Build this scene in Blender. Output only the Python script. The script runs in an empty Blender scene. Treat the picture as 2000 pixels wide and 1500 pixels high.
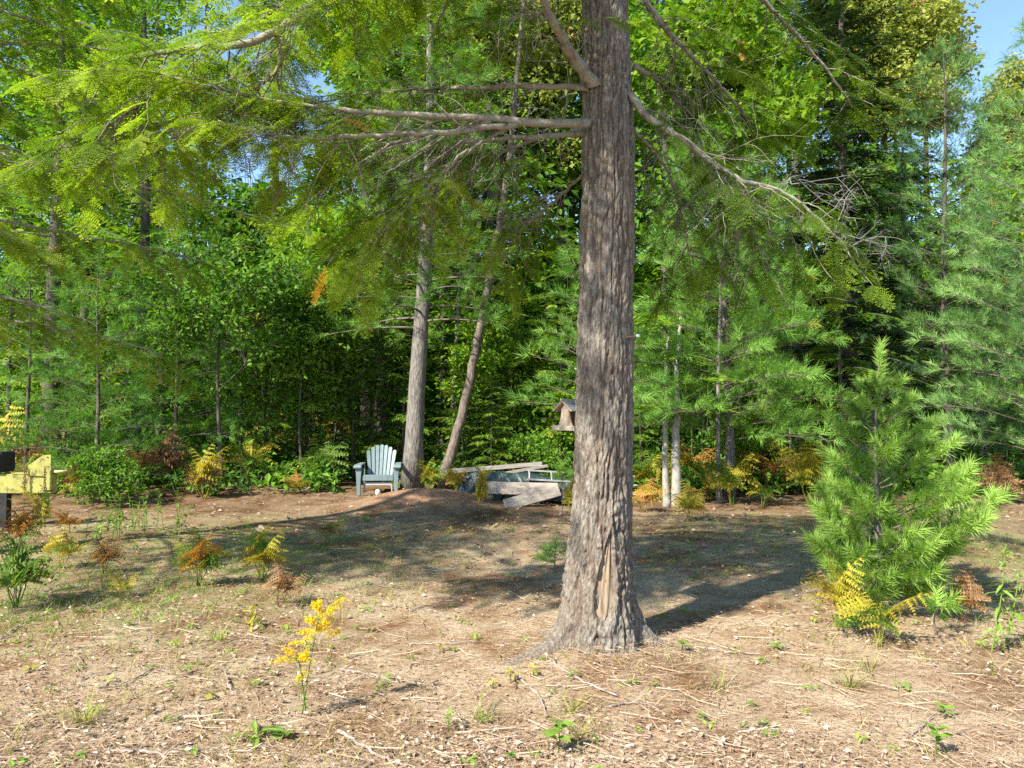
import bpy, bmesh, math, random
import numpy as np
from mathutils import Vector, Matrix

S = bpy.context.scene
COL = S.collection
rng = np.random.default_rng(11)
random.seed(11)
PI = math.pi

# ------------------------------------------------------------------ camera, sky, sun, exposure
CAM_Z, FPX, HOR = 1.6, 1510.0, 790.0
PITCH = math.atan((HOR - 750) / FPX)
cam = bpy.data.cameras.new('camera')
cam_o = bpy.data.objects.new('camera', cam); COL.objects.link(cam_o)
cam.sensor_width = 36; cam.lens = 36 * FPX / 2000
cam.clip_start = 0.05; cam.clip_end = 600
cam_o.location = (0, 0, CAM_Z); cam_o.rotation_euler = (PI / 2 + PITCH, 0, 0)
S.camera = cam_o

SUN_EL = math.radians(42)
SUN_H = Vector((-0.71, -0.70, 0)).normalized()
W = bpy.data.worlds.new('World'); S.world = W; W.use_nodes = True
sky = W.node_tree.nodes.new('ShaderNodeTexSky'); sky.sky_type = 'NISHITA'; sky.sun_disc = False
sky.sun_elevation = SUN_EL; sky.sun_rotation = math.atan2(SUN_H.x, SUN_H.y)
sky.air_density = 0.9; sky.dust_density = 0.1; sky.ozone_density = 3.5
bgn = W.node_tree.nodes['Background']; bgn.inputs[1].default_value = 0.12
W.node_tree.links.new(sky.outputs[0], bgn.inputs[0])
sun = bpy.data.lights.new('sun', 'SUN'); sun.energy = 5.0; sun.angle = math.radians(0.9); sun.color = (1, 0.95, 0.86)
sun_o = bpy.data.objects.new('sun', sun); COL.objects.link(sun_o)
sun_v = Vector((SUN_H.x * math.cos(SUN_EL), SUN_H.y * math.cos(SUN_EL), math.sin(SUN_EL)))
sun_o.rotation_euler = (-sun_v).to_track_quat('-Z', 'Y').to_euler(); sun_o.location = (-20, -14, 25)
S.view_settings.view_transform = 'Standard'; S.view_settings.look = 'None'
S.view_settings.gamma = 1; S.view_settings.use_curve_mapping = False
S.view_settings.exposure = 1.5
S.cycles.max_bounces = 7; S.cycles.diffuse_bounces = 4; S.cycles.transmission_bounces = 5
S.cycles.glossy_bounces = 2; S.cycles.transparent_max_bounces = 4
S.cycles.sample_clamp_indirect = 6.0
S.cycles.use_denoising = False

# ------------------------------------------------------------------ helpers
def nrm(a):
    a = np.asarray(a, float)
    return a / np.maximum(np.linalg.norm(a, axis=-1, keepdims=True), 1e-9)

def _h(ix, iy, iz, seed):
    h = (ix.astype(np.int64) * 374761393 + iy.astype(np.int64) * 668265263 + iz.astype(np.int64) * 2147483647 + seed * 144665) & 0xffffffff
    h = ((h ^ (h >> 13)) * 1274126177) & 0xffffffff
    h = ((h ^ (h >> 16)) * 2246822519) & 0xffffffff
    return ((h ^ (h >> 15)) & 0xffffff) / float(0xffffff)

def vn(x, y, z=0.0, seed=0):
    x, y, z = np.broadcast_arrays(np.asarray(x, float), np.asarray(y, float), np.asarray(z, float))
    ix, iy, iz = np.floor(x), np.floor(y), np.floor(z)
    fx, fy, fz = x - ix, y - iy, z - iz
    fx, fy, fz = [f * f * (3 - 2 * f) for f in (fx, fy, fz)]
    r = 0
    for a in (0, 1):
        for b in (0, 1):
            for c in (0, 1):
                r = r + _h(ix + a, iy + b, iz + c, seed) * (fx if a else 1 - fx) * (fy if b else 1 - fy) * (fz if c else 1 - fz)
    return r

def gz(x, y):
    x = np.asarray(x, float); y = np.asarray(y, float)
    z = 0.12 * (vn(x * .33 + 5, y * .33, 0, 1) - .5) + 0.05 * (vn(x * 1.1, y * 1.1, 0, 2) - .5)
    z = z + 0.24 * np.exp(-(((x + 1.45) / 1.05) ** 2 + ((y - 12.3) / .75) ** 2))
    z = z + 0.07 * np.exp(-((x - .6) ** 2 + (y - 5.25) ** 2) / .45)
    z = z + 0.10 * np.exp(-(((x + 4.5) / 2.5) ** 2 + ((y - 15) / 1.2) ** 2))
    return z

def at(px, py, Y):
    a = (px - 1000) / FPX; b = (750 - py) / FPX
    cp, sp = math.cos(PITCH), math.sin(PITCH)
    dy = cp - b * sp; dz = b * cp + sp
    k = Y / dy
    return np.array([a * k, Y, CAM_Z + dz * k])

def grd(px, py):
    Y = 5.0
    for _ in range(25):
        p = at(px, py, 1.0)
        z = float(gz(p[0] * Y, Y))
        Y = min(60, max(1.0, (CAM_Z - z) / max(0.02, CAM_Z - p[2])))
    p = at(px, py, Y)
    return np.array([p[0], Y, float(gz(p[0], Y))])

def gpos(px, Y):
    x = (px - 1000) / FPX * Y
    return np.array([x, Y, float(gz(x, Y))])

class Geo:
    def __init__(s): s.v, s.f, s.t, s.n = [], [], [], 0
    def add(s, v, f, t=0.5):
        v = np.asarray(v, float).reshape(-1, 3); f = np.asarray(f, np.int64).reshape(-1, 3)
        s.v.append(v); s.f.append(f + s.n); s.n += len(v)
        s.t.append(np.full(len(f), t) if np.ndim(t) == 0 else np.asarray(t, float))
    def inst(s, tm, P, D, U, SC, T):
        if len(P) == 0: return
        tv, tf, tt = tm
        P = np.asarray(P, float); D = nrm(D); Y = nrm(np.cross(np.asarray(U, float), D)); Z = np.cross(D, Y)
        SC = np.asarray(SC, float)
        if SC.ndim == 1: SC = SC[:, None, None]
        V = (tv[None, :, 0:1] * D[:, None] + tv[None, :, 1:2] * Y[:, None] + tv[None, :, 2:3] * Z[:, None]) * SC + P[:, None]
        K, n = len(P), len(tv)
        F = tf[None] + (np.arange(K) * n)[:, None, None]
        s.add(V.reshape(-1, 3), F.reshape(-1, 3), np.where(np.asarray(T, float)[:, None] > 1.4, 1.0, np.clip(np.asarray(T, float)[:, None] + tt[None], 0, .92)).ravel())
    def mesh(s, name, base=(0, 0, 0), smooth=False):
        v = np.concatenate(s.v) - np.asarray(base, float); f = np.concatenate(s.f); t = np.concatenate(s.t)
        me = bpy.data.meshes.new(name)
        me.vertices.add(len(v)); me.vertices.foreach_set('co', v.astype(np.float32).ravel())
        me.loops.add(f.size); me.loops.foreach_set('vertex_index', f.astype(np.int32).ravel())
        me.polygons.add(len(f)); me.polygons.foreach_set('loop_start', np.arange(0, f.size, 3, dtype=np.int32))
        me.polygons.foreach_set('use_smooth', np.full(len(f), smooth))
        me.update(calc_edges=True)
        a = me.attributes.new('tint', 'FLOAT', 'FACE'); a.data.foreach_set('value', np.clip(t, 0, 1).astype(np.float32))
        return me
    def build(s, name, mat, parent=None, base=(0, 0, 0), smooth=False, kind=None):
        o = bpy.data.objects.new(name, s.mesh(name, base, smooth)); COL.objects.link(o)
        o.data.materials.append(mat)
        if parent is not None: o.parent = parent
        if kind: o['kind'] = kind
        return o

def tag(o, label, cat, group=None):
    o['label'] = label; o['category'] = cat
    if group: o['group'] = group
    return o

def thing(name, label, cat, loc=(0, 0, 0), rz=0, group=None):
    o = bpy.data.objects.new(name, None); COL.objects.link(o)
    o.empty_display_size = 0.1
    o.location = tuple(float(c) for c in loc); o.rotation_euler = (0, 0, rz)
    return tag(o, label, cat, group)

def link(name, me, mat, parent=None, loc=(0, 0, 0), rot=(0, 0, 0), sc=(1, 1, 1), kind=None):
    o = bpy.data.objects.new(name, me); COL.objects.link(o)
    if len(me.materials) == 0: me.materials.append(mat)
    elif me.materials[0] != mat:
        o.material_slots[0].link = 'OBJECT'; o.material_slots[0].material = mat
    if parent is not None: o.parent = parent
    o.location = tuple(float(c) for c in loc); o.rotation_euler = rot; o.scale = sc if not np.isscalar(sc) else (sc,) * 3
    if kind: o['kind'] = kind
    return o

def crom(pts, n=40):
    pts = np.asarray(pts, float)
    if len(pts) < 3:
        t = np.linspace(0, 1, n)[:, None]; return pts[0] * (1 - t) + pts[-1] * t
    P = np.vstack([2 * pts[0] - pts[1], pts, 2 * pts[-1] - pts[-2]])
    u = np.linspace(0, len(pts) - 1 - 1e-6, n); i = u.astype(int); t = (u - i)[:, None]
    a, b, c, d = P[i], P[i + 1], P[i + 2], P[i + 3]
    return .5 * (2 * b + (c - a) * t + (2 * a - 5 * b + 4 * c - d) * t ** 2 + (3 * b - a - 3 * c + d) * t ** 3)

def tube(pts, rad, n=6, cap=True):
    pts = np.asarray(pts, float); k = len(pts)
    rad = np.broadcast_to(np.asarray(rad, float), (k,))
    T = nrm(np.gradient(pts, axis=0))
    ref = np.array([0, 0, 1.0]) if abs(T.mean(0)[2]) < .8 * np.linalg.norm(T.mean(0)) else np.array([1.0, 0, 0])
    A = nrm(np.cross(T, ref)); B = np.cross(T, A)
    th = np.arange(n) / n * 2 * PI
    V = pts[:, None] + rad[:, None, None] * (np.cos(th)[None, :, None] * A[:, None] + np.sin(th)[None, :, None] * B[:, None])
    i, j = np.meshgrid(np.arange(k - 1), np.arange(n), indexing='ij')
    a = i * n + j; b = i * n + (j + 1) % n; c = a + n; d = b + n
    F = np.concatenate([np.stack([a, b, d], -1).reshape(-1, 3), np.stack([a, d, c], -1).reshape(-1, 3)])
    V = V.reshape(-1, 3)
    if cap:
        m = len(V); V = np.vstack([V, pts[:1], pts[-1:]])
        j = np.arange(n); e = (k - 1) * n
        F = np.vstack([F, np.stack([np.full(n, m), (j + 1) % n, j], -1), np.stack([np.full(n, m + 1), e + j, e + (j + 1) % n], -1)])
    return V, F

def board_mesh(name, sx, sy, sz, bev=0.006, warp=0.0, seg=1):
    bm = bmesh.new(); bmesh.ops.create_cube(bm, size=1)
    bmesh.ops.scale(bm, vec=(sx, sy, sz), verts=bm.verts)
    if seg > 1:
        bmesh.ops.subdivide_edges(bm, edges=[e for e in bm.edges if abs((e.verts[0].co - e.verts[1].co).x) > sx * .9], cuts=seg - 1, use_grid_fill=True)
    if bev: bmesh.ops.bevel(bm, geom=[e for e in bm.edges if e.calc_face_angle(0) > .5], offset=bev, segments=2, affect='EDGES')
    if warp:
        for v in bm.verts:
            u = v.co.x / sx
            v.co.z += warp * (u * u * 4 - .5) + random.uniform(-.1, .1) * abs(warp)
    me = bpy.data.meshes.new(name); bm.to_mesh(me); bm.free()
    return me

# ------------------------------------------------------------------ materials
def new_mat(name):
    m = bpy.data.materials.new(name); m.use_nodes = True
    nt = m.node_tree; return m, nt, nt.nodes['Principled BSDF'], nt.nodes['Material Output']

def ramp(nt, stops, interp='LINEAR'):
    r = nt.nodes.new('ShaderNodeValToRGB'); r.color_ramp.interpolation = interp
    e = r.color_ramp.elements
    while len(e) < len(stops): e.new(.5)
    for el, (p, c) in zip(e, stops): el.position = p; el.color = (*c, 1)
    return r

def leaf_mat(name, stops, transl=.35, tcol=(1.05, 1.12, .4), rough=.6, spec=.15):
    m, nt, b, out = new_mat(name)
    at_ = nt.nodes.new('ShaderNodeAttribute'); at_.attribute_name = 'tint'
    r = ramp(nt, stops); nt.links.new(at_.outputs['Fac'], r.inputs[0])
    oi = nt.nodes.new('ShaderNodeObjectInfo')
    hv = nt.nodes.new('ShaderNodeHueSaturation')
    mr = nt.nodes.new('ShaderNodeMapRange'); mr.inputs[3].default_value = .86; mr.inputs[4].default_value = 1.14
    nt.links.new(oi.outputs['Random'], mr.inputs[0]); nt.links.new(mr.outputs[0], hv.inputs['Value'])
    nt.links.new(r.outputs[0], hv.inputs['Color'])
    nt.links.new(hv.outputs[0], b.inputs['Base Color'])
    b.inputs['Roughness'].default_value = rough; b.inputs['Specular IOR Level'].default_value = spec
    tr = nt.nodes.new('ShaderNodeBsdfTranslucent')
    mx = nt.nodes.new('ShaderNodeVectorMath'); mx.operation = 'MULTIPLY'; mx.inputs[1].default_value = tcol
    nt.links.new(hv.outputs[0], mx.inputs[0]); nt.links.new(mx.outputs[0], tr.inputs[0])
    ms = nt.nodes.new('ShaderNodeMixShader'); ms.inputs[0].default_value = transl
    nt.links.new(b.outputs[0], ms.inputs[1]); nt.links.new(tr.outputs[0], ms.inputs[2]); nt.links.new(ms.outputs[0], out.inputs[0])
    return m

def noisy_mat(name, c1, c2, scale=6, stretch=(1, 1, 1), rough=.85, bump=.3, bscale=None, c3=None, spec=.25, coord='Object', det=6):
    m, nt, b, out = new_mat(name)
    tc = nt.nodes.new('ShaderNodeTexCoord'); mp = nt.nodes.new('ShaderNodeMapping')
    mp.inputs['Scale'].default_value = stretch
    nt.links.new(tc.outputs[coord], mp.inputs[0])
    n = nt.nodes.new('ShaderNodeTexNoise'); n.inputs['Scale'].default_value = scale; n.inputs['Detail'].default_value = det
    n.inputs['Roughness'].default_value = .65
    nt.links.new(mp.outputs[0], n.inputs[0])
    st = [(.32, c1), (.66, c2)] if c3 is None else [(.3, c1), (.5, c2), (.68, c3)]
    r = ramp(nt, st); nt.links.new(n.outputs[0], r.inputs[0]); nt.links.new(r.outputs[0], b.inputs['Base Color'])
    b.inputs['Roughness'].default_value = rough; b.inputs['Specular IOR Level'].default_value = spec
    if bump:
        n2 = nt.nodes.new('ShaderNodeTexNoise'); n2.inputs['Scale'].default_value = bscale or scale * 2.5; n2.inputs['Detail'].default_value = 5
        nt.links.new(mp.outputs[0], n2.inputs[0])
        bp = nt.nodes.new('ShaderNodeBump'); bp.inputs['Strength'].default_value = bump; bp.inputs['Distance'].default_value = .02
        nt.links.new(n2.outputs[0], bp.inputs['Height']); nt.links.new(bp.outputs[0], b.inputs['Normal'])
    return m

M = {}
M['hemlock'] = leaf_mat('hemlock_needles', [(0, (.045, .09, .012)), (.45, (.12, .20, .02)), (.92, (.31, .40, .04)), (.96, (.30, .39, .04)), (1, (.38, .18, .04))], .6)
M['hemlock_far'] = leaf_mat('hemlock_far_needles', [(0, (.03, .085, .012)), (.5, (.098, .195, .02)), (.92, (.22, .34, .035)), (1, (.3, .26, .04))], .45)
M['pine'] = leaf_mat('pine_needles', [(0, (.045, .11, .022)), (.5, (.105, .23, .036)), (.92, (.22, .39, .07)), (1, (.3, .28, .05))], .42, (1, 1.1, .5))
M['pine_young'] = leaf_mat('young_pine_needles', [(0, (.20, .20, .03)), (.12, (.09, .17, .03)), (.5, (.22, .37, .06)), (.92, (.38, .55, .12)), (1, (.44, .38, .05))], .42, (1, 1.1, .5))
M['pine_blue'] = leaf_mat('bluish_pine_needles', [(0, (.045, .10, .04)), (.5, (.11, .22, .065)), (.92, (.23, .38, .10)), (1, (.3, .3, .1))], .4, (1, 1.1, .6))
M['fir'] = leaf_mat('fir_needles', [(0, (.014, .032, .014)), (.5, (.03, .062, .022)), (.9, (.07, .11, .025)), (1, (.16, .17, .04))], .2)
M['maple'] = leaf_mat('maple_leaves', [(0, (.04, .12, .012)), (.5, (.125, .25, .02)), (.92, (.26, .38, .03)), (.95, (.26, .37, .03)), (1, (.42, .24, .05))], .5)
M['maple_yellow'] = leaf_mat('yellowing_maple_leaves', [(0, (.10, .15, .03)), (.5, (.22, .26, .05)), (.9, (.36, .38, .09)), (.94, (.36, .37, .09)), (1, (.45, .22, .13))], .45)
M['ash'] = leaf_mat('shrub_leaves', [(0, (.035, .09, .013)), (.5, (.085, .19, .02)), (.92, (.18, .32, .035)), (1, (.3, .3, .05))], .42)
M['fern_green'] = leaf_mat('green_fern', [(0, (.08, .15, .03)), (.6, (.15, .24, .04)), (1, (.26, .30, .05))], .4)
M['fern_yellow'] = leaf_mat('yellow_fern', [(0, (.24, .23, .03)), (.6, (.42, .37, .04)), (1, (.50, .34, .05))], .4, (1.1, 1, .5))
M['fern_orange'] = leaf_mat('orange_fern', [(0, (.28, .13, .03)), (.6, (.38, .20, .045)), (1, (.44, .29, .07))], .35, (1.1, 1, .5))
M['fern_brown'] = leaf_mat('withered_brown_fern', [(0, (.14, .075, .035)), (.6, (.26, .15, .07)), (1, (.38, .24, .12))], .25, (1.1, 1, .7), .8, .15)
M['weed'] = leaf_mat('weed_leaves', [(0, (.10, .18, .03)), (.6, (.20, .32, .05)), (1, (.34, .38, .07))], .4)
M['weed_yellow'] = leaf_mat('yellowing_weed_leaves', [(0, (.25, .26, .04)), (.6, (.42, .38, .06)), (1, (.5, .30, .06))], .4)
M['goldenrod'] = leaf_mat('goldenrod_bloom', [(0, (.55, .38, .01)), (.6, (.75, .55, .015)), (1, (.85, .68, .04))], .3, (1.1, 1, .4))
M['grass'] = leaf_mat('grass_blades', [(0, (.10, .13, .03)), (.4, (.20, .22, .05)), (.7, (.34, .30, .10)), (1, (.50, .40, .20))], .35)
M['litter'] = leaf_mat('dry_leaf_litter', [(0, (.16, .10, .065)), (.35, (.30, .205, .14)), (.65, (.42, .32, .23)), (.92, (.54, .45, .35)), (1, (.66, .58, .48))], .15, (1, .9, .7), .85, .1)
M['straw'] = leaf_mat('fallen_pine_needles', [(0, (.24, .15, .09)), (.5, (.40, .28, .18)), (1, (.58, .46, .33))], .1, (1, .9, .7), .8, .1)
M['twig'] = noisy_mat('twig_bark', (.06, .048, .036), (.17, .14, .11), 9, (1, 1, 1), .9, .4)
M['limb'] = noisy_mat('limb_bark', (.08, .065, .05), (.23, .20, .155), 14, (1, 1, 1), .9, .5, c3=(.20, .22, .16))
M['bark_grey'] = noisy_mat('grey_bark', (.05, .043, .036), (.24, .215, .18), 14, (2.4, 2.4, .45), .95, 1.0, 22, det=9)
M['bark_brown'] = noisy_mat('brown_bark', (.06, .045, .035), (.20, .16, .125), 11, (2.2, 2.2, .6), .95, .9, 18)
M['bark_dark'] = noisy_mat('dark_bark', (.035, .03, .025), (.12, .10, .08), 9, (2, 2, .4), .95, .8, 16)
M['bark_pale'] = noisy_mat('pale_smooth_bark', (.12, .11, .09), (.30, .28, .23), 7, (1.5, 1.5, .8), .9, .4, 20, c3=(.18, .17, .14))
M['wood'] = noisy_mat('weathered_wood', (.15, .13, .11), (.36, .32, .27), 5, (1.2, 14, 14), .85, .35, 8)
M['wood_new'] = noisy_mat('sandy_weathered_wood', (.20, .165, .125), (.40, .34, .27), 4, (1.2, 12, 12), .85, .3, 8)

# ------------------------------------------------------------------ foliage templates (x along the spray, y sideways, z up)
def tmpl(v, f, t): return (np.asarray(v, float), np.asarray(f, int), np.asarray(t, float))

def spray_fine(seed, step=.095, nstep=.05, nl=.085, nw=.036):
    r = np.random.default_rng(seed); V, F, T = [], [], []
    def needle(p, d, l, w, t):
        d = d / np.linalg.norm(d); s = np.array([-d[1], d[0], 0]); k = len(V)
        V.extend([p - s * w / 2, p + s * w / 2, p + d * l + np.array([0, 0, r.uniform(-.012, .012)])]); F.append((k, k + 1, k + 2)); T.append(t)
    def twig(p, a, l, bend, t0):
        d = np.array([math.cos(a), math.sin(a), 0]); n = max(2, int(l / nstep))
        for i in range(n):
            u = (i + .5) / n; q = p + d * l * u + np.array([0, 0, bend * (l * u) ** 2])
            for sg in (-1, 1):
                aa = a + sg * r.uniform(.75, 1.15)
                needle(q, np.array([math.cos(aa), math.sin(aa), 0]), nl * (1 - .45 * u) * r.uniform(.8, 1.15), nw, t0 + .22 * u - .08)
        q = p + d * l; needle(q, d, nl * .7, nw, t0 + .2)
        k = len(V); s = np.array([-d[1], d[0], 0]) * .006
        V.extend([p - s, p + s, q + np.array([0, 0, bend * l * l])]); F.append((k, k + 1, k + 2)); T.append(-.1)
    twig(np.zeros(3), 0, 1, -.22, -.03)
    x = .1
    while x < .93:
        for sg in (-1, 1):
            p = np.array([x, 0, -.22 * x * x]); l = (.42 * (1 - x) ** .75 + .05) * r.uniform(.75, 1.15) * min(1, .55 + 2 * x)
            twig(p, sg * r.uniform(.75, 1.0), l, -.5, r.uniform(-.05, .05))
        x += step * r.uniform(.85, 1.15)
    return tmpl(V, F, T)

def spray_coarse(seed, n=8, wid=.075, ang=.9, ln=.42):
    r = np.random.default_rng(seed); V, F, T = [], [], []
    def kite(p, a, l, w, t):
        d = np.array([math.cos(a), math.sin(a), 0]); s = np.array([-d[1], d[0], 0]); k = len(V)
        z = r.uniform(-.05, .03)
        V.extend([p, p + d * l * .4 + s * w / 2 + [0, 0, z * .5 + .012], p + d * l + [0, 0, z - .08 * l], p + d * l * .4 - s * w / 2 + [0, 0, z * .5 - .012]])
        F.extend([(k, k + 1, k + 2), (k, k + 2, k + 3)]); T.extend([t, t + .05])
    for i in range(n):
        x = (i + .3) / n
        for sg in (-1, 1):
            kite(np.array([x, 0, -.2 * x * x]), sg * ang * r.uniform(.8, 1.15), (ln * (1 - x) ** .7 + .07) * r.uniform(.7, 1.2), wid * r.uniform(.7, 1.3), r.uniform(-.12, .1) + .15 * x)
    kite(np.array([.85, 0, -.15]), 0, .2, wid, .15)
    return tmpl(V, F, T)

def tuft(seed, n=26, wid=.04, ln=.7, spread=(.5, 1.15)):
    r = np.random.default_rng(seed); V, F, T = [], [], []
    for i in range(n):
        x = r.uniform(.0, 1.0); az = r.uniform(0, 2 * PI); a = r.uniform(*spread) * (1.05 - .5 * x)
        d = np.array([math.cos(a), math.sin(a) * math.cos(az), math.sin(a) * math.sin(az)])
        p = np.array([x * .75, 0, 0]); s = nrm(np.cross(d, [0.3, math.sin(az), -math.cos(az)])) * wid / 2
        l = ln * r.uniform(.75, 1.1); k = len(V)
        V.extend([p - s, p + s, p + d * l - np.array([0, 0, .06 * l])]); F.append((k, k + 1, k + 2)); T.append(r.uniform(-.12, .12))
    return tmpl(V, F, T)

def leaf_shape(kind):
    # outline in x (length 1) / y, folded on the midrib
    if kind == 'maple':
        h = [(0, 0), (.04, .42), (.30, .30), (.45, .55), (.60, .24), (1, 0)]
    elif kind == 'oval':
        h = [(0, 0), (.25, .21), (.6, .2), (1, 0)]
    else:
        h = [(0, 0), (.4, .3), (1, 0)]
    return h

def leaf_tm(kind, fold=.25, curl=-.15, wid=1.0):
    h = leaf_shape(kind); V, F = [], []
    if kind == 'kite': return tmpl([(0, 0, 0), (.4, .3, .08), (1, 0, curl), (.4, -.3, .08)], [(0, 2, 1), (0, 3, 2)], [0, .04])
    for x, y in h: V.append((x, 0, curl * x * x))
    n = len(h)
    for sg in (1, -1):
        o = len(V)
        for x, y in h: V.append((x, sg * y * wid, curl * x * x + fold * y * (1 if kind != 'maple' else .6)))
        for i in range(n - 1):
            if i == 0: tri = [(0, o + 1, 1)]
            elif i == n - 2: tri = [(i, o + i, n - 1)]
            else: tri = [(i, o + i, o + i + 1), (i, o + i + 1, i + 1)]
            for t in tri: F.append(t if sg > 0 else t[::-1])
    return tmpl(V, F, np.zeros(len(F)))

def cluster(seed, n=9, kind='kite', size=.45):
    r = np.random.default_rng(seed); lt = leaf_tm(kind); G = Geo()
    P = r.normal(0, .33, (n, 3)) * [1, 1, .45]; D = nrm(P * [1, 1, .3] + r.normal(0, .35, (n, 3)) + [0.15, 0, -.12])
    U = nrm(r.normal(0, .35, (n, 3)) + [0, 0, 1])
    G.inst(lt, P, D, U, size * r.uniform(.7, 1.15, n), r.uniform(-.15, .15, n))
    return np.concatenate(G.v), np.concatenate(G.f), np.concatenate(G.t)

FINE = [spray_fine(s) for s in (1, 2, 3, 4)]
MID = [spray_fine(s, .13, .075, .11, .055) for s in (5, 6, 7)]
COARSE = [spray_coarse(s, 6, .10, .9, .44) for s in (8, 9, 10)]
FIRS = [spray_coarse(s, 8, .10, .75, .36) for s in (11, 12)]
TUFT = [tuft(s) for s in (13, 14, 15)]
TUFT_F = [tuft(s, 80, .042, .56, (.5, 1.6)) for s in (16, 17, 18)]
CLUS = [cluster(s, 9, 'kite', .5) for s in (19, 20, 21)]
CLUS_FAR = [cluster(s, 20, 'kite', .24) for s in (26, 27, 28)]
FAR = [spray_coarse(s, 8, .06, .9, .42) for s in (29, 30, 31)]
CLUS_M = [cluster(s, 7, 'maple', .62) for s in (22, 23)]
CLUS_O = [cluster(s, 9, 'oval', .5) for s in (24, 25)]

class Fol:
    """collects spray placements, then instances them from several templates"""
    def __init__(s): s.P, s.D, s.U, s.S, s.T = [], [], [], [], []
    def put(s, p, d, u, sc, t): s.P.append(p); s.D.append(d); s.U.append(u); s.S.append(sc); s.T.append(t)
    def geo(s, tms, G=None, acc=0.006):
        G = G or Geo(); P, D, U, SC, T = [np.array(a, float) for a in (s.P, s.D, s.U, s.S, s.T)]
        if len(P) == 0: return G
        k = rng.integers(0, len(tms), len(P)); T = np.where(rng.uniform(0, 1, len(T)) < acc, 2.0, T)
        for i, tm in enumerate(tms):
            m = k == i
            if m.any(): G.inst(tm, P[m], D[m], U[m], SC[m], T[m])
        return G

UP = np.array([0, 0, 1.0])

# ------------------------------------------------------------------ the ground
def ground_mat():
    m, nt, b, out = new_mat('forest_floor')
    tc = nt.nodes.new('ShaderNodeTexCoord')
    def noise(sc, det=6, rough=.6):
        n = nt.nodes.new('ShaderNodeTexNoise'); n.inputs['Scale'].default_value = sc; n.inputs['Detail'].default_value = det; n.inputs['Roughness'].default_value = rough
        nt.links.new(tc.outputs['Object'], n.inputs[0]); return n
    fine = noise(34, 8, .75); mid = noise(3.2, 6); big = noise(.8, 4)
    r1 = ramp(nt, [(.28, (.17, .12, .075)), (.42, (.31, .235, .155)), (.56, (.42, .34, .24)), (.72, (.56, .485, .37))])
    nt.links.new(fine.outputs[0], r1.inputs[0])
    r2 = ramp(nt, [(.36, (.74, .64, .55)), (.62, (1.0, 1.0, 1.0))]); nt.links.new(mid.outputs[0], r2.inputs[0])
    mu = nt.nodes.new('ShaderNodeMix'); mu.data_type = 'RGBA'; mu.blend_type = 'MULTIPLY'; mu.inputs[0].default_value = 1
    nt.links.new(r1.outputs[0], mu.inputs[6]); nt.links.new(r2.outputs[0], mu.inputs[7])
    r4 = ramp(nt, [(.36, (.62, .50, .40)), (.52, (1, .97, .92)), (.68, (1.12, 1.1, 1.05))]); nt.links.new(big.outputs[0], r4.inputs[0])
    mu2 = nt.nodes.new('ShaderNodeMix'); mu2.data_type = 'RGBA'; mu2.blend_type = 'MULTIPLY'; mu2.inputs[0].default_value = 1
    nt.links.new(mu.outputs[2], mu2.inputs[6]); nt.links.new(r4.outputs[0], mu2.inputs[7]); mu = mu2
    a3 = nt.nodes.new('ShaderNodeAttribute'); a3.attribute_name = 'far_brown'  # ground multiplied to a darker brown farther back
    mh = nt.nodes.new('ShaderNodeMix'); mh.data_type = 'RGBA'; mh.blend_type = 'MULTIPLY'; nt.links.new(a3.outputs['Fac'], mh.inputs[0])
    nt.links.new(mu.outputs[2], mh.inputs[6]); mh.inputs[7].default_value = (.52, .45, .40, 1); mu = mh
    # moss and low green growth where the ground cover is (attribute), broken up by noise
    a = nt.nodes.new('ShaderNodeAttribute'); a.attribute_name = 'green'
    mm = nt.nodes.new('ShaderNodeMath'); mm.operation = 'MULTIPLY'
    r3 = ramp(nt, [(.42, (0, 0, 0)), (.62, (1, 1, 1))]); nt.links.new(mid.outputs[0], r3.inputs[0])
    nt.links.new(a.outputs['Fac'], mm.inputs[0]); nt.links.new(r3.outputs[0], mm.inputs[1])
    mg = nt.nodes.new('ShaderNodeMix'); mg.data_type = 'RGBA'; nt.links.new(mm.outputs[0], mg.inputs[0])
    nt.links.new(mu.outputs[2], mg.inputs[6]); mg.inputs[7].default_value = (.15, .16, .05, 1)
    # bare rusty soil on the mound
    a2 = nt.nodes.new('ShaderNodeAttribute'); a2.attribute_name = 'soil'
    ms = nt.nodes.new('ShaderNodeMix'); ms.data_type = 'RGBA'; nt.links.new(a2.outputs['Fac'], ms.inputs[0])
    nt.links.new(mg.outputs[2], ms.inputs[6]); ms.inputs[7].default_value = (.33, .18, .10, 1)
    nt.links.new(ms.outputs[2], b.inputs['Base Color'])
    b.inputs['Roughness'].default_value = .95; b.inputs['Specular IOR Level'].default_value = .1
    bp = nt.nodes.new('ShaderNodeBump'); bp.inputs['Strength'].default_value = .8; bp.inputs['Distance'].default_value = .03
    nt.links.new(fine.outputs[0], bp.inputs['Height']); nt.links.new(bp.outputs[0], b.inputs['Normal'])
    return m

def green_mask(x, y):
    g = np.exp(-(((x + 4.3) / 2.4) ** 2 + ((y - 8.2) / 2.3) ** 2)) + .9 * np.exp(-(((x - 4.6) / 2.8) ** 2 + ((y - 9.0) / 2.2) ** 2))
    g = g + .5 * np.exp(-(((x + 3.6) / 1.2) ** 2 + ((y - 6.2) / .9) ** 2))
    return np.clip(g * 1.35 + .5 * np.exp(-(((x + 2.5) / 2.2) ** 2 + ((y - 8.5) / 1.6) ** 2)), 0, 1)

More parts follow.
